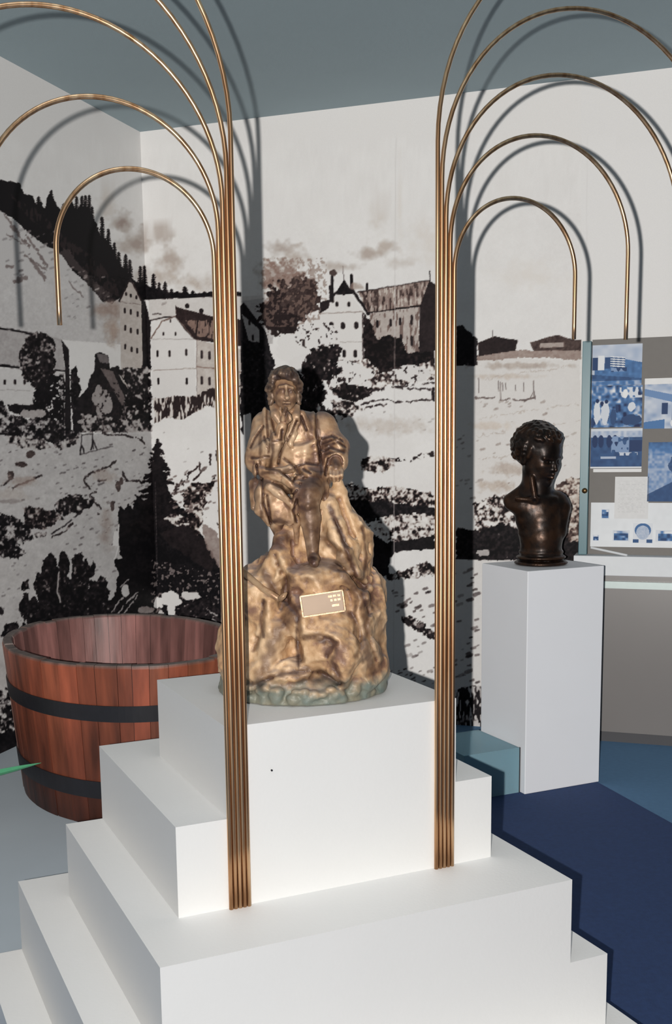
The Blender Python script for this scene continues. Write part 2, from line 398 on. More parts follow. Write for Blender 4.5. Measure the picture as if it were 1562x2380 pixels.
clump([(80, 1240), (110, 1235), (108, 1246), (85, 1250)], .45, .3, .8, .2, 4); stroke([(120, 1240), (150, 1222), (188, 1190)], 3.5, .8, brk=.3)
# poplars
pop = [(45, 1470), (50, 1445), (62, 1440), (60, 1460), (45, 1410), (52, 1395), (55, 1378), (66, 1380), (68, 1400), (75, 1390), (82, 1385), (88, 1400), (82, 1360), (80, 1345), (88, 1330), (96, 1335), (98, 1320), (100, 1300), (112, 1290), (120, 1285), (128, 1300),
       (136, 1320), (137, 1290), (140, 1283), (155, 1283), (160, 1310), (158, 1340), (166, 1350), (168, 1300), (172, 1288), (190, 1283), (196, 1310), (203, 1296), (208, 1320), (214, 1303), (222, 1310), (220, 1335), (208, 1345), (205, 1370), (212, 1350), (222, 1352), (230, 1345), (238, 1340), (248, 1345), (250, 1365), (258, 1372), (250, 1395), (262, 1390), (290, 1350), (300, 1480), (40, 1480)]
s, m = pmask(pop, 6); put(s, m, LEAF(.30, .62, .975), .15)
for x in (112, 146, 180, 60, 88, 236, 216): clump([(x-9, 1300 if x > 100 and x < 200 else 1350), (x+8, 1300 if x > 100 and x < 200 else 1350), (x+8, 1370), (x-9, 1370)], .36, .55, .97, .2, 6)
stroke([(137, 1330), (134, 1375), (141, 1400)], 3, .3); clump([(15, 1450), (40, 1445), (50, 1480), (0, 1480)], .3, .2, .95, .1, 7)
# big dark conifer
dark = [(275, 1178), (282, 1176), (288, 1185), (295, 1172), (303, 1175), (310, 1185), (318, 1155), (330, 1152), (336, 1170), (345, 1155), (350, 1130), (360, 1100), (378, 1105), (390, 1130), (400, 1155), (420, 1180), (440, 1195), (445, 1215), (470, 1245), (480, 1270),
        (500, 1300), (515, 1330), (515, 1440), (300, 1470), (262, 1400), (275, 1330), (266, 1310), (272, 1298), (284, 1300), (274, 1250)]
s, m = pmask(dark, 5); put(s, m, LEAF(.16, .75, .985), .12)
poly([(276, 1235), (272, 1270), (262, 1268), (265, 1235)], .05, .1, 1); stroke([(276, 1220), (274, 1280), (266, 1300)], 3, .05)
fir(366, 1018, 1110, 34, .97, .2); fir(366, 1070, 1240, 110, .975, .2)
rr_ = np.random.default_rng(5)
for i in range(30):
    y = 1040+i*6.5; k = 8+(y-1040)*.30
    for sg in (-1, 1): stroke([(366, y-6), (366+sg*k*rr_.uniform(.5, 1.2), y+rr_.uniform(-6, 6))], rr_.uniform(4, 10), .96, .25, 3)
s = sub(350, 1290, 510, 1440, 0); q = (N4[s] > .66) & (Yg[s] > 1300+(Xg[s]-350)*.2); put(s, q, .45, .3, .8)
poly([(370, 1240), (430, 1215), (480, 1260), (500, 1300), (490, 1330), (400, 1270)], .9, .4, 5, a=.7)
poly([(470, 1215), (500, 1235), (515, 1260), (515, 1330), (490, 1290), (475, 1255)], .55, .6, 5, a=.8)
clump([(425, 1140), (455, 1120), (480, 1125), (500, 1110), (498, 1130), (480, 1160), (470, 1185), (475, 1200), (455, 1250), (440, 1215), (430, 1180)], .46, .15, .93, .5, 7)
for P in [[(405, 1140), (430, 1110), (460, 1085)], [(412, 1125), (408, 1145)], [(430, 1100), (425, 1140)], [(463, 1075), (465, 1100), (450, 1115)], [(490, 1055), (487, 1080)], [(503, 1048), (505, 1070)], [(505, 1135), (512, 1150), (510, 1200)], [(505, 1215), (515, 1240)], [(485, 1130), (475, 1160), (470, 1190)], [(440, 1100), (420, 1135)]]:
    stroke(P, 4.5, .82, .5, 2, brk=.3)
dabs(395, 1100, 510, 1200, 40, 4, .8, -.2, .4); dabs(370, 1000, 500, 1080, 5, 3, .5)
clump([(380, 1205), (410, 1190), (435, 1205), (445, 1225), (410, 1222)], .5, .1, .9, .4, 4)
cloud(398, 1395, 26, 20, .06, seed=5); cloud(370, 1400, 14, 14, .06, seed=6); cloud(440, 1385, 24, 10, .12, seed=8); cloud(375, 1430, 10, 12, .2, seed=3); cloud(398, 1418, 10, 16, .06, seed=2)
clump([(420, 1400), (450, 1395), (480, 1390), (510, 1420), (515, 1450), (420, 1440)], .3, .3, .96, .2, 8)
for P in [[(255, 1430), (280, 1395), (300, 1380)], [(270, 1430), (305, 1390), (330, 1370)], [(285, 1430), (320, 1385)], [(300, 1345), (280, 1365)], [(478, 1415), (505, 1430)], [(495, 1440), (515, 1455)]]: stroke(P, 3, .35, .1, 2, brk=.35)
blob(291, 1372, 10, 13, .15, .1, .4); blob(340, 1418, 18, 8, .45, .3, .4)
clump([(-160, 1600), (40, 1600), (48, 1720), (45, 1800), (-160, 1800)], .45, .2, .95, .1, 6)
poly([(-160, 1700), (0, 1705), (50, 1695), (50, 1800), (-160, 1800)], .96, .1, 4)
# ---- centre panel
blob(668, 650, 60, 46, .5, .85, .8, a=.85, nz=N8, soft=.4); blob(655, 720, 48, 62, .9, .6, .45); blob(700, 690, 45, 45, .8, .7, .6)
s = sub(610, 600, 760, 800, 0); put(s, (N4[s] > .56) & (Yg[s] < 760), .55, .95, .6)
poly([(746, 728), (800, 665), (846, 726), (844, 850), (742, 850)], .055, .3, .4)
poly([(778, 684), (800, 649), (822, 684)], .95, .2, .4)
stroke([(743, 727), (765, 700), (785, 675)], 4, .9); stroke([(818, 672), (835, 698), (856, 728)], 7, .93); stroke([(843, 728), (844, 850)], 3, .7)
stroke([(747, 729), (843, 724)], 2, .4, .5); stroke([(790, 795), (842, 794)], 1.5, .35); poly([(743, 702), (765, 697), (765, 715), (745, 728)], .9, .3, 1)
stroke([(772, 640), (773, 700)], 7, .93, jit=.5); blob(773, 634, 9, 7, .75, .7, .5); stroke([(817, 640), (817, 672)], 7, .95, jit=.3); stroke([(798, 618), (799, 650)], 1.5, .6); stroke([(767, 665), (767, 700)], 5, .9)
for x, y in [(783, 707), (811, 707)]: win(x, y, 7, 12)
for x, y in [(770, 757), (797, 757), (828, 756)]: win(x, y, 10, 17); 
for x, y in [(800, 822), (826, 822)]: win(x, y, 8, 18)
win(799, 682, 6, 10); blob(825, 665, 22, 10, .4, .9, .6, soft=.5, a=.7)
poly([(832, 679), (998, 652), (980, 710), (856, 727)], .45, .7, .5)
s, m = pmask([(832, 679), (998, 652), (980, 710), (856, 727)], .5); put(s, m & (NV1[s] > .56), .75, .7); put(s, m & (NV1[s] < .33), .2, .7)
poly([(998, 652), (1030, 672), (1030, 860), (972, 850), (976, 710)], .88, .4, .6)
stroke([(999, 630), (999, 655)], 2.5, .9); stroke([(853, 660), (853, 678)], 5, .9); stroke([(832, 679), (998, 652)], 3, .75); stroke([(855, 729), (978, 711)], 6, .95)
poly([(860, 728), (974, 713), (974, 832), (880, 850), (860, 800)], .28, .5, .4)
s, m = pmask([(860, 728), (974, 713), (974, 832), (880, 850), (860, 800)], .4); put(s, m & (NV1[s] > .6), .6, .7)
for x, y in [(877, 753), (908, 750), (930, 747), (957, 744), (957, 792), (932, 786)]: win(x, y, 6, 18 if x != 957 else 24, .88)
clump([(845, 725), (862, 745), (875, 790), (900, 778), (935, 790), (945, 820), (975, 818), (1010, 820), (1010, 850), (940, 870), (880, 880), (845, 850)], .2, .5, .97, .5, 6)
clump([(772, 840), (850, 835), (885, 870), (940, 860), (1010, 835), (1010, 880), (900, 900), (840, 910), (780, 905)], .5, .05, .8, .5, 8)
cloud(682, 812, 48, 34, .045, seed=1); cloud(735, 780, 52, 32, .05, seed=2, spots=.40); cloud(700, 845, 34, 22, .06, seed=9)
cloud(810, 875, 62, 36, .045, seed=3, spots=.36); cloud(950, 868, 60, 18, .07, seed=4, spots=.40)
clump([(705, 845), (720, 815), (745, 805), (765, 800), (790, 800), (795, 815), (780, 850), (800, 860), (770, 880), (745, 890), (760, 915), (750, 945), (790, 960), (780, 990), (700, 985), (700, 880)], .3, .15, .95, .35, 9)
clump([(765, 905), (800, 890), (835, 895), (870, 905), (860, 920), (820, 935), (790, 925)], .34, .1, .95, .4, 7)
clump([(610, 850), (640, 860), (700, 860), (705, 985), (610, 1010), (560, 1010), (560, 860)], .2, .3, .97, .1, 7)
clump([(560, 790), (600, 795), (636, 830), (640, 870), (560, 900)], .2, .3, .97, .1, 5)
clump([(770, 930), (820, 935), (845, 950), (800, 975), (780, 975)], .48, .1, .9, .4, 7)
for P in [[(840, 915), (880, 905), (1010, 888)], [(900, 900), (1000, 905)], [(840, 940), (880, 928), (930, 936), (1012, 928)], [(850, 947), (900, 940)]]: stroke(P, 4, .8, .3, 2.5, brk=.38)
blob(1008, 915, 6, 16, .9, .2, .5); dabs(790, 945, 1010, 1000, 18, 3, .4); blob(900, 990, 120, 26, .14, .6, .6, soft=.7)
for P in [[(850, 1090), (880, 1072), (950, 1068), (1005, 1055)]]: stroke(P, 9, .85, .3, 3, brk=.45)
clump([(840, 1065), (880, 1060), (930, 1070), (900, 1095), (850, 1100), (840, 1090)], .5, .1, .9, .5, 9)
clump([(780, 1120), (860, 1135), (920, 1130), (1012, 1150), (1012, 1185), (930, 1170), (780, 1180)], .5, .12, .95, .5, 9)
clump([(760, 1165), (880, 1165), (1012, 1180), (1012, 1200), (960, 1215), (890, 1205), (780, 1230), (750, 1230)], .16, .3, .97, .15, 8)
clump([(860, 1220), (900, 1200), (940, 1195), (1012, 1195), (1012, 1245), (960, 1262), (900, 1258)], .53, .1, .93, .45, 9)
poly([(740, 1225), (860, 1235), (900, 1262), (1012, 1245), (1012, 1275), (930, 1282), (900, 1300), (740, 1290)], .965, .15, 6)
poly([(700, 1290), (890, 1285), (905, 1300), (905, 1335), (700, 1420)], .9, .1, 6)
clump([(890, 1335), (940, 1325), (1000, 1305), (1012, 1320), (1012, 1335), (960, 1345), (910, 1350)], .46, .1, .93, .4, 7)
dabs(905, 1360, 1012, 1420, 16, 5, .8); clump([(935, 1430), (970, 1440), (1012, 1470), (1012, 1490), (960, 1460), (930, 1440)], .38, .1, .93, .3, 8); dabs(920, 1405, 1012, 1460, 16, 6, .8); dabs(940, 1480, 1012, 1560, 10, 5, .6); dabs(900, 1550, 1012, 1590, 26, 3, .8)
# ---- right field
poly([(1010, 815), (1110, 830), (1348, 838), (1360, 1300), (1012, 1300)], .075, .3, 3)
poly([(1060, 826), (1115, 825), (1200, 812), (1235, 815), (1352, 800), (1352, 838), (1250, 830), (1110, 838), (1060, 850)], .5, .8, 4, a=.85)
poly([(1111, 797), (1150, 781), (1175, 787), (1204, 790), (1198, 815), (1150, 822), (1113, 828)], .88, .5, .8); stroke([(1145, 768), (1145, 785)], 1.6, .6)
poly([(1232, 796), (1295, 778), (1330, 788), (1352, 790), (1352, 815), (1240, 815)], .75, .7, 1.5); poly([(1255, 798), (1310, 796), (1310, 806), (1255, 808)], .35, .6, 1)
poly([(1060, 760), (1075, 755), (1110, 790), (1110, 850), (1060, 850)], .9, .1, 4)
blob(1200, 850, 120, 10, .3, .7, .7, soft=.6, a=.8); blob(1180, 875, 90, 8, .16, .8, .6, soft=.6)
for x, y0, y1 in [(1112, 878, 912), (1158, 885, 910), (1163, 888, 930), (1168, 890, 908), (1175, 890, 905), (1217, 890, 910), (1240, 885, 925), (1198, 895, 908)]: stroke([(x, y0), (x+1, y1)], 1.8, .6, jit=.5)
stroke([(1105, 925), (1140, 925), (1200, 930), (1240, 926)], 4, .6, .4, 3, brk=.35); stroke([(1232, 928), (1240, 905), (1244, 926)], 1.5, .6)
dabs(1110, 930, 1340, 1130, 46, 4, .42, 0, .5); blob(1180, 1090, 60, 18, .26, .8, .7, soft=.6, a=.8); blob(1150, 1130, 50, 16, .24, .9, .7, soft=.6, a=.8); blob(1140, 990, 60, 12, .13, .9, .6, soft=.6)
for y in (870, 960, 1000, 1055): stroke([(1110, y+14), (1200, y), (1345, y-22)], 2, .22, .6, 4, brk=.42)
clump([(1100, 1170), (1130, 1160), (1165, 1150), (1195, 1150), (1200, 1240), (1105, 1250)], .5, .06, .9, .5, 8)
clump([(1290, 1130), (1320, 1112), (1352, 1110), (1352, 1270), (1310, 1260), (1295, 1200)], .5, .2, .72, .8, 9)
clump([(1060, 1225), (1110, 1235), (1170, 1215), (1210, 1235), (1290, 1240), (1352, 1265), (1356, 1310), (1060, 1310)], .2, .35, .965, .25, 7)
cloud(1125, 1285, 16, 8, .3, seed=4)
poly([(1012, 1300), (1356, 1305), (1356, 1800), (1012, 1800)], .09, .2, 3)
dabs(1085, 1320, 1115, 1600, 26, 6, .8); dabs(1012, 1320, 1085, 1600, 30, 5, .6)
s, m = pmask([(700, 1600), (1012, 1608), (1100, 1595), (1356, 1600), (1356, 1800), (700, 1800)], 6); put(s, m, mott(.2, .95, .42, NV1), .15)
poly([(1352, 330), (1900, 330), (1900, 1800), (1352, 1800)], .02, .1, 0)
poly([(566, 965), (583, 960), (586, 1170), (578, 1190), (570, 1185)], .10, .1, 1)
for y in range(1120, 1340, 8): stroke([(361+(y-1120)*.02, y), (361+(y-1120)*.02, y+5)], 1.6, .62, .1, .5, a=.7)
dabs(1060, 1000, 1110, 1160, 14, 4, .5)
# paper tone: faint wash and grain over everything drawn
D += (.10*(N16-.5)+.10*(N4-.5)+.05*(N2-.5))*np.clip(D*6-.25, 0, 1)*(Yg > 640)
# seams between the paper strips
stroke([(921, 200), (918, 640), (915, 1600)], 1.6, .16, .1, .2, a=.6)
stroke([(1366, 180), (1362, 780)], 1.6, .10, .1, .2, a=.5)
D = np.clip(D, 0, 1)
def ink_rgb(d, w):
    ks = np.array([0, .2, .5, .8, 1.0])
    cool = np.array([[.66, .655, .65], [.44, .43, .43], [.175, .16, .165], [.022, .019, .022], [.004, .004, .005]])
    warm = np.array([[.67, .65, .62], [.48, .41, .35], [.24, .155, .125], [.036, .020, .018], [.006, .004, .004]])
    c = np.stack([np.interp(d, ks, cool[:, i]) for i in range(3)], -1); h = np.stack([np.interp(d, ks, warm[:, i]) for i in range(3)], -1)
    w = np.clip(w, 0, 1)[..., None]
    return c*(1-w)+h*w
def sheet_colours(P):
    px, py = project(P)
    x = px-AX0; y = py-AY0
    x = np.where(x < 0, -x, x); y = np.where(y > AH-2, 2*(AH-2)-y, y)
    outside = (y < 1) | (x > AW-2) | (y > AH-2)
    x = np.clip(x, 1, AW-3); y = np.clip(y, 1, AH-3)
    i = y.astype(int); j = x.astype(int); fy = y-i; fx = x-j
    def smp(A): return A[i, j]*(1-fx)*(1-fy)+A[i, j+1]*fx*(1-fy)+A[i+1, j]*(1-fx)*fy+A[i+1, j+1]*fx*fy
    d = smp(D); w = smp(Wm)
    d = np.where(outside, .03, d)
    return ink_rgb(d, w)
def grid_wall(name, us, zs, fr, mat, flip=False):
    U, Z = np.meshgrid(us, zs)
    P = fr(U.ravel(), Z.ravel())
    cols = sheet_colours(P)
    n, m = len(us), len(zs)
    a = (np.arange(m-1)[:, None]*n+np.arange(n-1)[None, :]).ravel()
    Q = np.stack([a, a+1, a+n+1, a+n], 1)
    if flip: Q = Q[:, ::-1]
    o = big_mesh(name, P, Q, mat, smooth=False, cols=cols)
    tag(o, kind='structure'); return o
M_MURAL = vcol_mat('printed_mural_paper', .6, 0, .08, grain=.03, gscale=260)
zs = np.concatenate([np.arange(0, 2.75, .0047), np.linspace(2.75, CEIL, 12)])
us = np.concatenate([np.arange(0, 2.85, .0047), np.linspace(2.86, 5.5, 60)])
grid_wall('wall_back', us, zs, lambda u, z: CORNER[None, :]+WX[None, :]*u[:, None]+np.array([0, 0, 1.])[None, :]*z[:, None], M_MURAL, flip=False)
us = np.concatenate([np.arange(0, 2.0, .0065), np.linspace(2.01, 4.5, 120)])
zs = np.concatenate([np.arange(0, 2.9, .0047), np.linspace(2.9, CEIL, 8)])
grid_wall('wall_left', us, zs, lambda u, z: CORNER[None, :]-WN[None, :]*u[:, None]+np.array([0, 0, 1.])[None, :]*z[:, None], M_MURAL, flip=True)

# ---------------------------------------------------------------- floor, ceiling, platform
def slab(name, pts, z0, z1, mat, kind='structure'):
    n = len(pts)
    V = [(p[0], p[1], z0) for p in pts]+[(p[0], p[1], z1) for p in pts]
    Fc = [tuple(range(n-1, -1, -1)), tuple(range(n, 2*n))]+[(i, (i+1) % n, (i+1) % n+n, i+n) for i in range(n)]
    o = mesh_obj(name, V, Fc, mat)
    if kind: tag(o, kind=kind)
    return o
A = UV(0, 0); B = UV(5.5, 0); C_ = UV(5.5, 4.5+2.2); Dd = UV(0, 4.5+2.2)
room = [Dd, C_, B, A]
slab('floor', room, -.1, 0, M_FLOOR)
slab('ceiling', [UV(0, 5.2), UV(5.5, 5.2), B, A], CEIL, CEIL+.1, M_CEIL)
p0 = UV(0, 4.3)
plat = [EN(-.9, 2.957), EN(1.0, 2.957)]
e1 = EN(1.55, 2.957); bx = UV(1.15, .002)
platform = slab('exhibit_platform', [UV(.002, 4.2), EN(-.25, 2.957), EN(1.30, 2.957), UV(1.02, .002), UV(.002, .002)], 0, .15, M_PLAT, None)
tag(platform, 'low pale blue grey exhibit platform under the wooden tub, along the left wall', 'platform')
q1 = np.array([1.35, 4.85]); dr = np.array([.155, -.54]); 
cp_ = slab('navy_carpet', [q1+dr*9, q1-dr*.75, (.62, 5.3), EN(1.70, 2.957)[:2], EN(1.70, 1.690)[:2], EN(.60, 1.690)[:2], EN(.60, -3)[:2]][::-1], 0.0, .006, M_NAVY, None)
tag(cp_, 'dark navy blue carpet on the floor right of the white steps', 'carpet')

# ---------------------------------------------------------------- stepped plinth
pl = empty('stepped_plinth', EN(1.0, 2.4, 0), 'large white stepped plinth of five tiers carrying the bronze seated figure', 'plinth')
for e0, e1_, n0, n1, z0, z1 in [(.319, 1.694, 1.70, 2.955, 0, .2), (.419, 1.597, 1.915, 2.95, .2, .4), (.527, 1.492, 1.915, 2.79, .4, .6), (.625, 1.403, 2.11, 2.79, .6, .8), (.742, 1.304, 2.11, 2.623, .8, 1.0)]:
    box_frame('tier', EN, e0, e1_, n0, n1, z0, z1, M_WHITE, pl)
pos = at_plane(631, 1790, EN(0, 2.11), NV)
V, Fc = tube_vf([pos-NV*.003, pos+NV*.001], .0022, 8); mesh_obj('screw', V, Fc, M_DARK, pl)

# ---------------------------------------------------------------- brass tube fans
def brass(name):
    m, t, b = new_mat(name)
    tc = t.nodes.new('ShaderNodeTexCoord')
    mp = t.nodes.new('ShaderNodeMapping'); mp.inputs['Scale'].default_value = (60, 60, 3)
    nz = t.nodes.new('ShaderNodeTexNoise'); nz.inputs['Scale'].default_value = 1; nz.inputs['Detail'].default_value = 4
    t.links.new(tc.outputs['Object'], mp.inputs[0]); t.links.new(mp.outputs[0], nz.inputs['Vector'])
    cr = t.nodes.new('ShaderNodeValToRGB')
    cr.color_ramp.elements[0].position = .3; cr.color_ramp.elements[0].color = (.52, .27, .13, 1)
    cr.color_ramp.elements[1].position = .7; cr.color_ramp.elements[1].color = (.95, .68, .42, 1)
    t.links.new(nz.outputs['Fac'], cr.inputs[0]); t.links.new(cr.outputs[0], b.inputs['Base Color'])
    b.inputs['Metallic'].default_value = 1; b.inputs['Roughness'].default_value = .36
    return m
M_BRASS = brass('aged_brass')
def fan(label, e_feet, sgn, arcs):
    root = empty('brass_tube_column', EN(np.mean(e_feet), 2.100, .6), label, 'tube column', None)
    for k, (e, (rad, zc, zend)) in enumerate(zip(e_feet, arcs)):
        z_foot = .6
        P = [EN(e, 2.1035, z) for z in np.linspace(z_foot, zc, 12)]
        for t in np.linspace(0, math.pi, 44)[1:]:
            P.append(EN(e+sgn*rad*(1-math.cos(t)), 2.1035, zc+rad*math.sin(t)))
        for z in np.linspace(zc, zend, 5)[1:]:
            P.append(EN(e+sgn*2*rad, 2.1035, z))
        V, Fc = tube_vf(P, .0049, 12)
        mesh_obj('tube', V, Fc, M_BRASS, root, smooth=True)
    return root
fan('left column of five tall brass tubes fanning into arches over the wooden tub', [.741+.0102*i for i in range(5)], -1,
    [(.1545, 1.952, 1.815), (.226, 2.003, 1.815), (.318, 2.058, 1.83), (.40, 2.12, 1.86), (.485, 2.19, 1.88)])
fan('right column of five tall brass tubes fanning into arches over the dark bust', [1.291-.0106*i for i in range(5)], 1,
    [(.160, 1.953, 1.813), (.240, 2.010, 1.815), (.320, 2.063, 1.82), (.385, 2.142, 1.83), (.475, 2.215, 1.85)])
# ---------------------------------------------------------------- signed distance sculpting
class Clay:
    def __init__(s, lo, hi, h):
        s.lo = np.array(lo, float); s.h = h
        s.n = [int((hi[i]-lo[i])/h)+1 for i in range(3)]
        s.ax = [s.lo[i]+h*np.arange(s.n[i]) for i in range(3)]
        s.F = np.full(s.n, .08, np.float32)
        s.rg = np.random.default_rng(3)
    def win(s, a, b, pad):
        sl = []
        for i in range(3):
            i0 = max(0, int((a[i]-pad-s.lo[i])/s.h)); i1 = min(s.n[i], int((b[i]+pad-s.lo[i])/s.h)+2)
            sl.append(slice(i0, max(i1, i0)))
        X = s.ax[0][sl[0]][:, None, None]; Y = s.ax[1][sl[1]][None, :, None]; Z = s.ax[2][sl[2]][None, None, :]
        return tuple(sl), X, Y, Z
    def mixin(s, sl, d, k, op='add'):
        A = s.F[sl]
        if A.size == 0: return
        if op == 'cut': A_, d_ = -A, d          # smooth subtraction
        else: A_, d_ = A, d
        h = np.clip(.5+.5*(A_-d_)/k, 0, 1)
        r = A_*(1-h)+d_*h-k*h*(1-h)
        if op == 'cut': r = -r
        s.F[sl] = r
    def ell(s, c, r, k=.01, op='add', R=None):
        c = np.array(c, float); r = np.array(r, float) if np.ndim(r) else np.array([r]*3, float)
        m = r.max(); sl, X, Y, Z = s.win(c-m, c+m, k+.012)
        x, y, z = X-c[0], Y-c[1], Z-c[2]
        if R is not None:
            R = np.array(R); x, y, z = (R[0][0]*x+R[0][1]*y+R[0][2]*z, R[1][0]*x+R[1][1]*y+R[1][2]*z, R[2][0]*x+R[2][1]*y+R[2][2]*z)
        k0 = np.sqrt((x/r[0])**2+(y/r[1])**2+(z/r[2])**2); k1 = np.sqrt((x/r[0]**2)**2+(y/r[1]**2)**2+(z/r[2]**2)**2)+1e-9
        s.mixin(sl, (k0*(k0-1)/k1).astype(np.float32), k, op)
    def cap(s, a, b, ra, rb=None, k=.01, op='add'):
        rb = ra if rb is None else rb
        a = np.array(a, float); b = np.array(b, float); m = max(ra, rb)
        sl, X, Y, Z = s.win(np.minimum(a, b)-m, np.maximum(a, b)+m, k+.012)
        d = b-a; L = d@d+1e-12
        t = np.clip(((X-a[0])*d[0]+(Y-a[1])*d[1]+(Z-a[2])*d[2])/L, 0, 1)
        q = np.sqrt((X-a[0]-t*d[0])**2+(Y-a[1]-t*d[1])**2+(Z-a[2]-t*d[2])**2)-(ra+(rb-ra)*t)
        s.mixin(sl, q.astype(np.float32), k, op)
    def line(s, P, r, k=.006, op='add'):
        r = np.broadcast_to(np.array(r, float), (len(P),))
        for i in range(len(P)-1): s.cap(P[i], P[i+1], r[i], r[i+1], k, op)
    def rock(s, c, r, seed=0, n=16, k=.01, rnd=.35, op='add', extra=()):
        """faceted boulder: an ellipsoid cut by planes"""
        g = np.random.default_rng(seed); c = np.array(c, float); r = np.array(r, float)
        sl, X, Y, Z = s.win(c-r*1.1, c+r*1.1, k+.012)
        x, y, z = (X-c[0])/r[0], (Y-c[1])/r[1], (Z-c[2])/r[2]
        q = np.sqrt(x*x+y*y+z*z)-1.02
        for i in range(n):
            v = g.normal(size=3); v /= np.linalg.norm(v)
            q = np.maximum(q, x*v[0]+y*v[1]+z*v[2]-g.uniform(.72, .92))
        for v, off in extra:
            v = np.array(v, float); v /= np.linalg.norm(v)
            q = np.maximum(q, x*v[0]+y*v[1]+z*v[2]-off)
        s.mixin(sl, (q*r.min()).astype(np.float32), k, op)
    def noise(s, amp, size, o=3, zpow=1., seed=0):
        g = np.random.default_rng(seed+11)
        for j in range(o):
            sz = size/2**j
            m = [max(2, int((s.n[i]*s.h)/(sz*(zpow if i == 2 else 1)))+3) for i in range(3)]
            a = g.random(m).astype(np.float32)-.5
            for i in range(3): a = up1(a, s.n[i], i)
            s.F += (amp*.6**j*2)*a.astype(np.float32)
    def crease(s, strokes, band=.014):
        """press grooves (+) or raise folds (-) along lines seen on the front of the work"""
        idx = np.argwhere(np.abs(s.F) < band); P = s.lo+idx*s.h
        ok = P[:, 1] < SY+.03; idx = idx[ok]; P = P[ok]
        px, py = project(P); add = np.zeros(len(P))
        for L, w, dep in strokes:
            k = np.zeros(len(P))
            for (x0, y0), (x1, y1) in zip(L[:-1], L[1:]):
                dx, dy = x1-x0, y1-y0; t = np.clip(((px-x0)*dx+(py-y0)*dy)/(dx*dx+dy*dy+1e-6), 0, 1)
                d = np.hypot(px-x0-t*dx, py-y0-t*dy); k = np.maximum(k, np.exp(-(d/w)**2))
            add += dep*k
        s.F[tuple(idx.T)] += add.astype(np.float32)
    def clip_z(s, z): s.F = np.maximum(s.F, (z-s.ax[2])[None, None, :].astype(np.float32))
    def mesh(s, near=None):
        F = s.F.copy(); F[0], F[-1] = .05, .05; F[:, 0], F[:, -1] = .05, .05; F[:, :, 0], F[:, :, -1] = .05, .05
        S = F < 0
        nx, ny, nz = F.shape
        acc = np.zeros((nx-1, ny-1, nz-1, 3), np.float32); cnt = np.zeros((nx-1, ny-1, nz-1), np.float32)
        for ax in range(3):
            sa = [slice(None)]*3; sb = [slice(None)]*3; sa[ax] = slice(0, -1); sb[ax] = slice(1, None)
            A, B_ = F[tuple(sa)], F[tuple(sb)]; cr = (A < 0) != (B_ < 0)
            idx = np.argwhere(cr); t = (A[cr]/(A[cr]-B_[cr]))
            P = idx.astype(np.float32); P[:, ax] += t
            o1, o2 = [i for i in range(3) if i != ax]
            for d1 in (0, -1):
                for d2 in (0, -1):
                    q = idx.copy(); q[:, o1] += d1; q[:, o2] += d2
                    ok = np.all((q >= 0) & (q < np.array([nx-1, ny-1, nz-1])), 1)
                    np.add.at(acc, tuple(q[ok].T), P[ok]); np.add.at(cnt, tuple(q[ok].T), 1)
        use = cnt > 0; ids = -np.ones(cnt.shape, np.int64); ids[use] = np.arange(use.sum())
        V = acc[use]/cnt[use][:, None]*s.h+s.lo
        Qs = []
        for ax in range(3):
            sa = [slice(None)]*3; sb = [slice(None)]*3; sa[ax] = slice(0, -1); sb[ax] = slice(1, None)
            A, B_ = F[tuple(sa)], F[tuple(sb)]; idx = np.argwhere((A < 0) != (B_ < 0)); fl_ = A[tuple(idx.T)] < 0
            o1, o2 = [(1, 2), (2, 0), (0, 1)][ax]
            c4 = []
            for d1, d2 in ((0, 0), (-1, 0), (-1, -1), (0, -1)):
                q = idx.copy(); q[:, o1] += d1; q[:, o2] += d2; c4.append(ids[tuple(q.T)])
            Q = np.stack(c4, 1); Q[~fl_] = Q[~fl_][:, ::-1]; Qs.append(Q)
        return V, np.concatenate(Qs)

